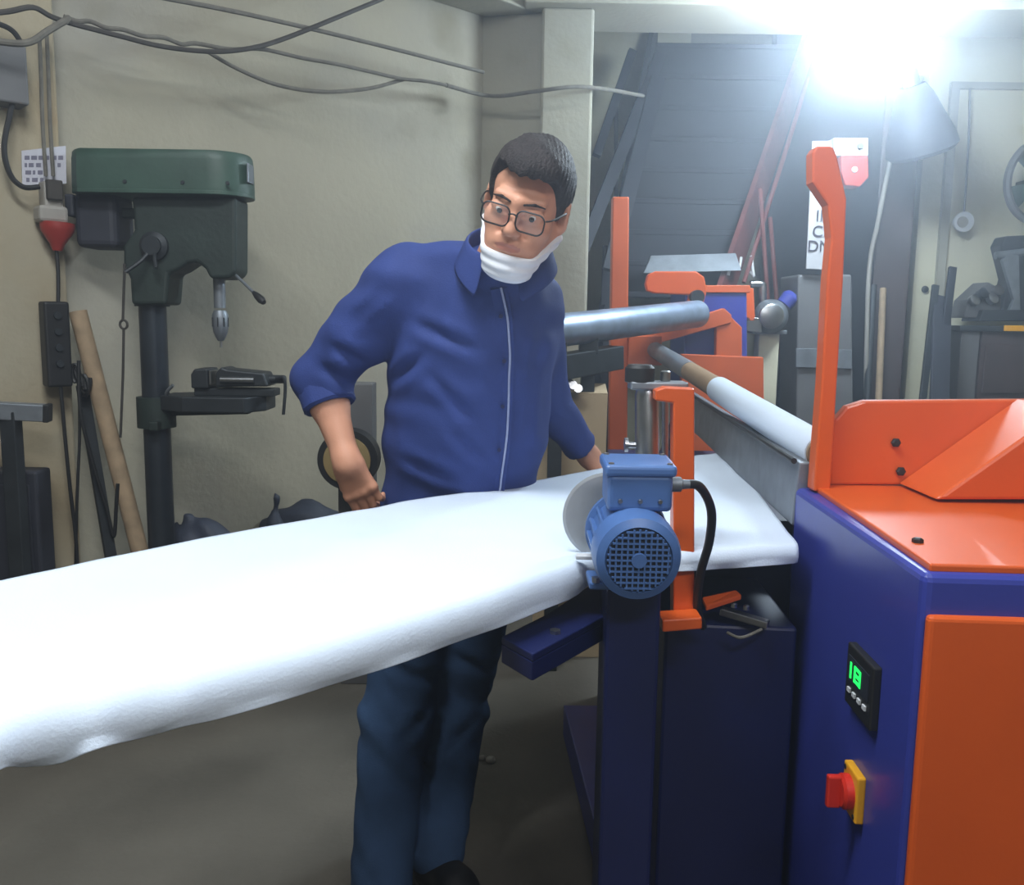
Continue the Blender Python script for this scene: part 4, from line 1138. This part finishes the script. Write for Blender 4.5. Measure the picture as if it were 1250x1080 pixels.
# paper sign, junction box, socket, red plug
pc_ = [onwall(26, 184, .10), onwall(80, 178, .10), onwall(81, 224, .10), onwall(27, 228, .10)]
sg = MB().quadbox(pc_[::-1], WN * .002).build('paper_notice', 'paper', None); tag(sg, 'creased white paper notice with faded writing on the wall pier', 'notice')
mb = MB()
for r_i, (y0, segs) in enumerate(((190, ((30, 36), (38, 45), (47, 54), (57, 60), (66, 69), (71, 77))), (199, ((30, 33), (35, 41), (44, 50), (53, 56), (70, 74))), (208, ((31, 38), (40, 43), (46, 52), (54, 58))), (217, ((32, 36), (39, 46), (49, 53))))):
    for a, b in segs:
        q = [onwall(a, y0, .102), onwall(b, y0, .102), onwall(b, y0 + 5, .102), onwall(a, y0 + 5, .102)]
        mb.quadbox([q[0], q[1], q[2], q[3]], WN * .0008)
nk_ = mb.build('faded_writing', 'ink', sg)
q = onwall(-2, 92, .12); tag(MB().box(q, (.13, .12, .17), (WD, WN, Z)).build('junction_box', 'greycab', None, .006), 'dark grey junction box at the top of the wall pier', 'box')
so_ = root('wall_socket', onwall(62, 260, .09), 'grey industrial wall socket with a red plug hanging under the paper notice', 'socket')
q = onwall(62, 240, .13); MB().box(q, (.055, .06, .09), (WD, WN, Z)).build('socket_body', 'grey', so_, .008)
q = onwall(66, 232, .165); MB().box(q, (.045, .03, .06), (WD, WN, Z)).build('hinged_lid', 'cable', so_, .004)
q = onwall(62, 262, .14); MB().box(q, (.085, .07, .05), (WD, WN, Z)).build('socket_skirt', 'grey', so_, .01)
q0, q1 = onwall(70, 272, .15), onwall(70, 306, .15)
MB().lathe(q1, q0 - q1, [(0, .014), (.02, .022), (.06, .048), (.075, .05), ((q0 - q1).length, .05)], 24).build('plug', 'red', so_, smooth=True, label='red industrial plug')
wcable('cable', [(69, 304), (71, 335), (71, 372)], .006, 'black', 'short black cable between the red plug and the hanging control box', .15)
# pendant control box
pb = root('pendant_control', onwall(68, 470, .15), 'black oblong pendant control box hanging under the red plug', 'control box')
q = onwall(68, 420, .16); ax3 = (WD, WN, Z)
pb_ = MB().box(q, (26 * 2.85 / FPX * 1.12, .06, 103 * 2.85 / FPX), ax3).build('case', 'black', pb, .008, seg=3)
for i in range(4):
    MB().lathe(q + WN * .03 + Z * (.09 - .05 * i), WN, [(0, .012), (.008, .011)], 14).build('button', 'iron', pb)
wcable('cable', [(74, 472), (80, 540), (86, 600), (92, 650), (95, 700), (97, 760)], .006, 'black', 'left of the two black cables falling from the control box', .18)
wcable('cable', [(97, 488), (97, 540), (94, 610), (92, 700), (90, 760)], .005, 'black', 'straight black cable hanging behind the left one', .14)
wcable('cable', [(96, 440), (98, 500), (112, 560), (130, 620), (139, 655), (142, 615), (144, 590)], .006, 'black', 'black cable hooked along the leaning iron bar', .20)
q = onwall(96, 455, .16); mb = MB()
for i in range(5):
    mb.tube([q + V((.012 * math.cos(a * math.pi / 5 + i) + .004 * i, .01 * i - .02, .03 * math.sin(a * math.pi / 5) - .012 * i)) for a in range(11)], .006, 6, 1)
tag(mb.build('cable_coil', 'black', None, smooth=True), 'small tangled coil of black cable beside the control box', 'cable')
# leaning timber and bar


def leaner(name, t, b, r0_, r1_, m, label, cat, flat=False):
    """a stick with its top on the wall and its foot on the floor"""
    d = b - t; f = t + d * (t.z / -d.z)
    mb = MB()
    if flat: mb.beam(f, t, r0_, .02, WN)
    else: mb.lathe(f, t - f, [(0, r1_), ((t - f).length, r0_)], 20)
    return tag(mb.build(name, m, None, smooth=not flat), label, cat)


leaner('wooden_pole', onwall(95, 380, .10), at(170, 670, 2.96), .028, .028, 'wood', 'thick bare wooden pole leaning on the wall beside the drill press', 'pole')
leaner('iron_bar', onwall(100, 470, .09), at(134, 672, 2.93), .034, .034, 'iron', 'dark flat iron bar leaning on the wall left of the wooden pole', 'bar', True)
# bench and cabinet at the far left edge
bt0, bt1 = at(-60, 498, 2.6), at(60, 504, 2.66); bz = bt1.z
wb_ = root('steel_bench', V((bt0.x, 2.6, 0)), 'grey steel bench frame with a square rail at the left wall', 'bench')
MB().beam(bt0, bt1, .05, .05).build('rail', 'steel_dull', wb_, .003)
dd_ = (bt1 - bt0).normalized(); MB().beam(bt1 - dd_ * .012, bt1 + dd_ * .004, .053, .053).build('end_cap', 'black', wb_, .003, label='black plastic end cap')
for t in (.2, .6):
    q = bt0.lerp(bt1, t); MB().beam(V((q.x, q.y, 0)), q, .045, .045, (0, 1, 0)).build('leg', 'iron', wb_, .003)
c0, c1 = at(-70, 575, 2.72), at(46, 575, 2.72)
lc2 = root('metal_locker', V(((c0.x + c1.x) / 2, 2.78, 0)), 'low dark grey metal cabinet below the bench rail', 'cabinet')
MB().quadbox([V((c0.x, 2.71, 0)), V((c1.x, 2.71, 0)), V((c1.x, 2.8, 0)), V((c0.x, 2.8, 0))], (0, 0, c1.z)).build('body', 'greymotor', lc2, .008)
MB().quadbox([V((c0.x + .02, 2.702, .05)), V((c1.x - .02, 2.702, .05)), V((c1.x - .02, 2.71, .05)), V((c0.x + .02, 2.71, .05))], (0, 0, c1.z - .09)).build('door', 'greymotor', lc2, .003)

# ------------------------------------------------------------------ heaps behind the sheet


def heap(name, cx_px, top_py, w_px, y, label, seed, cat, spikes=()):
    rnd = random.Random(seed); t = at(cx_px, top_py, y); w = w_px * y / FPX
    f = Field(); f.ell((t.x, y, t.z * .48), (w * .55, w * .32, t.z * .5), k=.05)
    for i in range(6):
        f.ell((t.x + rnd.uniform(-.35, .35) * w, y + rnd.uniform(-.2, .2) * w, t.z * rnd.uniform(.5, .8)), (w * .26, w * .24, w * .2), k=.04)
    for (px, py, r) in spikes:
        q = at(px, py, y); f.cone(q - Z * .16, q, r * 2.6, r, k=.02)
    def post(P, F):
        return np.maximum(F + .008 * np.sin(P @ np.array([31, 17, 43.]) + 2 * np.sin(P @ np.array([13, -21, 9.]))), -P[..., 2] + .002)
    return tag(link_mesh(name, to_mesh(name, f.mesh(.014, post=post), 1), 'bag', None), label, cat)


heap('black_sack', 246, 630, 105, 3.2, 'black crumpled sack just right of the drill press column', 3, 'sack', ((228, 632, .02), (214, 640, .02)))
heap('black_sack', 372, 606, 95, 3.5, 'black rounded sack left of the worker gripping hand', 5, 'sack')
heap('black_sack', 338, 622, 26, 3.35, 'narrow dark bag ending in a pointed tip between the two sacks', 9, 'sack', ((336, 608, .014),))
# grinder wheel stand behind the forearm
gy = 3.0
gs = root('polishing_wheel', V((at(430, 565, gy).x, gy + .05, 0)), 'black rimmed wheel with a tan disc on a stand behind the forearm', 'wheel')
c = at(426, 560, gy); R_ = 37 * gy / FPX
MB().lathe(c, (0, 1, 0), [(-.03, R_ * .96), (-.03, R_), (.05, R_), (.05, R_ * .9)], 40).build('rim', 'black', gs, smooth=True)
MB().lathe(c + V((.0, -.034, 0)), (0, -1, 0), [(-.01, R_ * .78), (.006, R_ * .78), (.012, R_ * .6), (.012, R_ * .2)], 36).build('disc', 'mustard', gs, smooth=True)
MB().quadbox([V((c.x - .05, gy + .06, 0)), V((c.x + .07, gy + .06, 0)), V((c.x + .07, gy + .16, 0)), V((c.x - .05, gy + .16, 0))], (0, 0, at(450, 470, gy).z)).build('stand', 'greycab', gs, .004)
# tall cardboard carton behind the other arm
y_ = 3.35; a0, a1 = at(655, 480, y_), at(742, 476, y_)
cbx = root('cardboard_carton', V(((a0.x + a1.x) / 2, y_, 0)), 'tall tan cardboard carton standing behind the left orange post', 'carton')
MB().quadbox([V((a0.x, y_, 0)), V((a1.x, y_, 0)), V((a1.x + .02, y_ + .22, 0)), V((a0.x + .02, y_ + .22, 0))], (0, 0, a0.z)).build('box', 'tan', cbx, .003)
MB().quadbox([V((a0.x, y_, a0.z)), V((a1.x, y_, a0.z)), V((a1.x, y_ + .1, a0.z + .03)), V((a0.x, y_ + .1, a0.z + .03))], (0, 0, .004)).build('flap', 'tan', cbx)
hg = at(700, 468, 3.3); MB_ = MB()
for a in range(3): MB_.lathe(hg + V((.018 * a - .02, 0, -.012 * a)), (0, -1, .3), [(0, .012), (.03, .016), (.03, .008)], 12)
tag(MB_.build('hose_fitting', 'steel', None, smooth=True), 'small steel hose fitting lying on the top of the carton', 'fitting')

# ------------------------------------------------------------------ right background
ry = 4.55
pg = root('pressure_regulator', V((at(940, 460, ry).x, ry, 0)), 'round silver pressure regulator with blue cap on a cream post', 'regulator')
a0, a1 = at(927, 405, ry), at(952, 405, ry)
MB().quadbox([V((a0.x, ry, 0)), V((a1.x, ry, 0)), V((a1.x, ry + .09, 0)), V((a0.x, ry + .09, 0))], (0, 0, a0.z)).build('post', 'cream', pg, .004)
MB().box(at(938, 405, ry) + V((0, .04, 0)), (.17, .14, .02)).build('bracket', 'steel_dull', pg, .003)
MB().ball(at(941, 386, ry - .02), (.085, .08, .085), n=28).build('dome', 'steel_dull', pg, smooth=True)
MB().lathe(at(941, 386, ry - .09), (0, -1, 0), [(0, .06), (.02, .06), (.025, .05)], 28).build('dial', 'steel', pg, smooth=True)
MB().lathe(at(957, 372, ry), (.5, 0, .6), [(0, .04), (.05, .045), (.07, .03)], 18).build('cap', 'blue', pg, smooth=True, label='blue cap')
MB().tube([at(931, 376, ry), at(931, 356, ry), at(930, 347, ry), at(916, 347, ry)], .019, 10, 4).build('pipe', 'steel', pg, smooth=True)
MB().quadbox(poly([(908, 350), (920, 352), (922, 392), (910, 392)], ry - .1), (0, .03, 0)).build('orange_bracket', 'orange', pg, .003)
MB().quadbox(poly([(908, 386), (930, 388), (930, 406), (910, 404)], ry - .1), (0, .1, 0)).build('valve_block', 'steel', pg, .004)
mb = MB()
for a, b in (((894, 316), (889, 336)), ((905, 314), (903, 326)), ((917, 312), (920, 336)), ((916, 332), (921, 338))):
    mb.cyl(at(a[0], a[1], 4.95), at(b[0], b[1], 4.93), .008, n=8)
tag(mb.build('wire_hooks', 'white', None), 'thin white wire hooks hanging at the foot of the stair', 'hook')
# grey electrical cabinet with sign behind the bent post
gy2 = 4.5
gc = root('grey_machine_cabinet', V((at(1008, 500, gy2).x, gy2, 0)), 'narrow grey cabinet standing behind the bent orange post', 'cabinet')
MB().quadbox(poly([(974, 335), (1040, 335), (1042, 520), (972, 520)], gy2), (0, .3, 0)).build('body', 'greycab', gc, .01)
MB().quadbox(poly([(972, 425), (1040, 427), (1040, 450), (972, 448)], gy2 - .02), (0, .02, 0)).build('crossband', 'steel_dull', gc, .002)
fz = at(1000, 519, gy2).z
MB().quadbox([V((at(972, 519, gy2).x, gy2, 0)), V((at(1042, 519, gy2).x, gy2, 0)), V((at(1042, 519, gy2).x, gy2 + .3, 0)), V((at(972, 519, gy2).x, gy2 + .3, 0))], (0, 0, fz)).build('plinth', 'greymotor', gc, .004)
sgp = root('warning_sign', at(1003, 330, 4.45), 'tall narrow white sign with dark lettering behind the bent orange post', 'sign')
MB().quadbox(poly([(992, 172), (1018, 172), (1016, 330), (984, 328)], 4.45), (0, .012, 0)).build('board', 'board', sgp, .002)


def text(body, px, py, y, size, m, parent, rx=90):
    c = bpy.data.curves.new('lettering', 'FONT'); c.body = body; c.size = size; c.extrude = .001; c.align_x = 'CENTER'; c.align_y = 'CENTER'
    t_ = bpy.data.objects.new('lettering', c); COL.objects.link(t_); bpy.context.view_layer.update()
    me = bpy.data.meshes.new_from_object(t_.evaluated_get(bpy.context.evaluated_depsgraph_get())); bpy.data.objects.remove(t_)
    me.materials.clear(); me.materials.append(M[m]); o = bpy.data.objects.new('lettering', me); COL.objects.link(o)
    o.parent = parent; o.location = at(px, py, y) - orig(parent); o.rotation_euler = (math.radians(90), 0, 0); return o


text('III', 1003, 264, 4.445, .075, 'darkink', sgp); text('CE', 1003, 283, 4.445, .075, 'darkink', sgp); text('DN', 1000, 301, 4.445, .075, 'darkink', sgp); text('N N', 1001, 226, 4.445, .03, 'darkink', sgp)
rb = root('red_control_box', at(1043, 228, 4.4), 'red switch box with a pale lid fixed next to the white sign', 'box')
MB().quadbox(poly([(1027, 190), (1060, 190), (1061, 216), (1050, 228), (1032, 226), (1027, 210)], 4.4), (0, .1, 0)).build('box', 'red', rb, .006)
MB().quadbox(poly([(1018, 168), (1060, 168), (1060, 190), (1020, 190)], 4.41), (0, .09, 0)).build('lid', 'board', rb, .004)
MB().lathe(at(1043, 207, 4.395), (0, -1, 0), [(0, .014), (.01, .012)], 14).build('button', 'white', rb)
MB().lathe(at(1050, 178, 4.40), (0, -1, 0), [(0, .016), (.01, .014)], 14).build('knob', 'greycab', rb)
# pale pipe, rods, hanging horn shade
tag(MB().tube([at(1103, 118, 4.9), at(1090, 180, 4.88), at(1072, 270, 4.86), at(1060, 345, 4.85), at(1056, 560, 4.85)], .012, 10, 6).build('pipe', 'grey', None, smooth=True), 'thin pale pipe bending down the dark post', 'pipe')
for (a, b, r, m, lab) in (((1066, 348), (1058, 500), .02, 'iron', 'dark steel rod standing at the foot of the dark post'), ((1078, 352), (1072, 500), .018, 'wood', 'wooden rod standing right of the dark rod')):
    t, u = at(a[0], a[1], 4.95), at(b[0], b[1], 4.8); d = u - t; f = t + d * (t.z / -d.z)
    tag(MB().cyl(f, t, r, n=12).build('rod', m, None, smooth=True), lab, 'rod', 'rods by the dark post')
hn = root('lamp_shade', at(1125, 185, 4.6), 'dark conical lamp shade hung high on the dark post', 'lamp')
c = at(1122, 160, 4.6); ax_h = V((.32, .22, -.9)).normalized()
MB().lathe(c - ax_h * .22, ax_h, [(0, .06), (.05, .09), (.14, .12), (.25, .16), (.31, .17), (.33, .15), (.31, .155)], 32).build('shade', 'greymotor', hn, smooth=True)
MB().lathe(c - ax_h * .30, ax_h, [(0, .03), (.1, .045)], 20).build('neck', 'iron', hn, smooth=True)
MB().beam(c - ax_h * .28, V((at(1100, 130, 5.0).x, 5.0, c.z + .15)), .03, .03).build('bracket', 'iron', hn)
# hanging socket on a cord
tag(MB().tube([at(1184, 108, 5.15), at(1182, 180, 5.15), at(1178, 245, 5.14), at(1176, 262, 5.13)], .006, 8, 4).build('cable', 'cable_grey', None, smooth=True), 'thin cord down the cream wall to the hanging socket', 'cable')
hs = root('hanging_socket', at(1175, 282, 5.12), 'small round white socket hanging on the cream wall', 'socket')
MB().lathe(at(1175, 271, 5.13), (0, -1, 0), [(0, .055), (.02, .055), (.025, .045)], 24).build('ring', 'white', hs, smooth=True)
MB().lathe(at(1175, 271, 5.10), (0, -1, 0), [(0, .03), (.004, .03)], 20).build('face', 'grey', hs)
# round fan at the right edge
fy = 5.0
fn = root('wall_fan', at(1272, 262, fy), 'round dark framed fan with green blades at the right edge', 'fan')
c = at(1270, 222, fy); Rf = 46 * fy / FPX
MB().tube([c + V((Rf * .85 * math.cos(a * math.pi / 18), 0, Rf * math.sin(a * math.pi / 18))) for a in range(37)], .022, 8, 1).build('rim', 'greycab', fn, smooth=True)
for i in range(4):
    an = i * math.pi / 2 + .5; dv = V((math.cos(an) * .85, 0, math.sin(an))); tv = V((-math.sin(an), .35, math.cos(an) * .9)).normalized()
    MB().quadbox([c + dv * .03 - tv * .02, c + dv * Rf * .85 - tv * .07, c + dv * Rf * .85 + tv * .07, c + dv * .03 + tv * .02], (0, .006, 0)).build('blade', 'green', fn, .002)
MB().lathe(c + V((0, .05, 0)), (0, -1, 0), [(0, .045), (.08, .045), (.1, .03)], 20).build('hub', 'greycab', fn, smooth=True)
MB().beam(c + V((0, .05, 0)), c + V((0, .2, 0)), .05, .05).build('bracket', 'iron', fn)
# workbench with a press on it
by = 4.8; bz = at(1230, 398, by).z; b0_ = at(1172, 400, by).x
bn = root('workbench', V((b0_ + .5, by + .3, 0)), 'dark workbench with a yellow edged top against the cream wall', 'workbench')
MB().quadbox([V((b0_ + .0, by, bz - .03)), V((b0_ + 1.2, by, bz - .03)), V((b0_ + 1.2, by + .36, bz - .03)), V((b0_ + .0, by + .36, bz - .03))], (0, 0, .03)).build('bench_top', 'iron', bn, .004)
MB().quadbox([V((at(1226, 390, by).x, by - .012, bz - .026)), V((b0_ + 1.2, by - .012, bz - .026)), V((b0_ + 1.2, by, bz - .026)), V((at(1226, 390, by).x, by, bz - .026))], (0, 0, .03)).build('edge_strip', 'yellow', bn, .002, label='yellow edge strip')
xm = at(1197, 430, by).x
MB().quadbox([V((b0_ + .02, by + .02, 0)), V((xm, by + .02, 0)), V((xm, by + .34, 0)), V((b0_ + .02, by + .34, 0))], (0, 0, bz - .03)).build('side_cabinet', 'greycab', bn, .004)
MB().quadbox([V((xm + .01, by + .02, 0)), V((b0_ + 1.18, by + .02, 0)), V((b0_ + 1.18, by + .34, 0)), V((xm + .01, by + .34, 0))], (0, 0, bz - .03)).build('drawer_cabinet', 'darkpost', bn, .004)
for zz_ in (.18, .38, .58):
    MB().quadbox([V((xm + .03, by + .008, zz_ * bz / .8)), V((b0_ + 1.15, by + .008, zz_ * bz / .8)), V((b0_ + 1.15, by + .02, zz_ * bz / .8)), V((xm + .03, by + .02, zz_ * bz / .8))], (0, 0, .16 * bz / .8)).build('drawer', 'darkpost', bn, .004)
ap = root('arbor_press', V((at(1235, 390, by + .2).x, by + .25, bz)), 'dark iron arbor press standing on the workbench', 'press')
py2 = by + .12
MB().quadbox(poly([(1195, 392), (1260, 392), (1260, 378), (1200, 378)], py2 - .08), (0, .2, 0)).build('base', 'iron', ap, .006)
MB().quadbox(poly([(1222, 380), (1232, 340), (1222, 300), (1228, 288), (1275, 286), (1300, 330), (1290, 380)], py2 - .03), (0, .12, 0)).build('frame', 'iron', ap, .01)
MB().quadbox(poly([(1232, 380), (1238, 366), (1224, 318), (1230, 310), (1244, 312), (1246, 380)], py2 - .06), (0, .03, 0)).build('ram', 'steel_dull', ap, .003)
MB().cyl(at(1215, 312, py2 - .04), at(1262, 306, py2 - .04), .02, n=14).build('lever_shaft', 'steel_dull', ap, smooth=True)
bxs = root('tool_tray', V((at(1200, 388, by + .1).x, by + .1, bz)), 'olive tray of small parts on the left end of the workbench', 'tray')
MB().quadbox(poly([(1176, 388), (1222, 388), (1222, 352), (1206, 344), (1182, 366)], by + .08), (0, .16, 0)).build('tray', 'greycab', bxs, .006)
for i, (px, py) in enumerate(((1186, 368), (1196, 360), (1208, 366), (1215, 356))):
    MB().lathe(at(px, py, by + .07), (.3, -1, .4), [(0, .028), (.03, .03), (.04, .015)], 12).build('small_part', ('steel', 'iron', 'steel', 'cable')[i], bxs, smooth=True)
# long handled tools by the door edge
for i, (t, u, w, lab) in enumerate((((1142, 348), (1126, 490), 8, 'thin dark bar leaning left in the corner beside the workbench'), ((1163, 326), (1143, 490), 9, 'longer dark bar leaning right beside the workbench'), ((1150, 362), (1148, 440), 22, 'wide dark shovel shaped tool between the two leaning bars'))):
    t_, u_ = at(t[0], t[1], 4.72), at(u[0], u[1], 4.55); d = u_ - t_; f = t_ + d * (t_.z / -d.z)
    tag(MB().beam(f, t_, w * 4.8 / FPX, .02, (0, 1, .2)).build('leaning_tool', ('iron', 'darkmetal', 'greymotor')[i], None, .003), lab, 'tool', 'tools leaning by the workbench')
tag(MB().lathe(at(1129, 353, 5.19), (0, -1, 0), [(0, .02), (.01, .018), (.014, .008)], 16).build('wall_hook', 'iron', None), 'small round dark hook on the cream wall', 'hook')
# grit and offcuts on the floor
for i, (px, py, s, lab) in enumerate(((598, 930, .012, 'small pale stone chip on the floor nearest the machine base'), (588, 927, .008, 'tiny pale chip on the floor beside the larger one'))):
    q = atz(px, py, 0); f = Field(); f.ell((q.x, q.y, s * .6), (s, s * .8, s * .7)); f.ell((q.x + s * .5, q.y, s * .5), (s * .6, s * .7, s * .5))
    tag(link_mesh('stone_chip', to_mesh('stone_chip', f.mesh(.003, post=lambda P, F: np.maximum(F, -P[..., 2] + .0005)), 1), 'grey', None), lab, 'chip', 'chips on the floor')
bpy.context.view_layer.update()
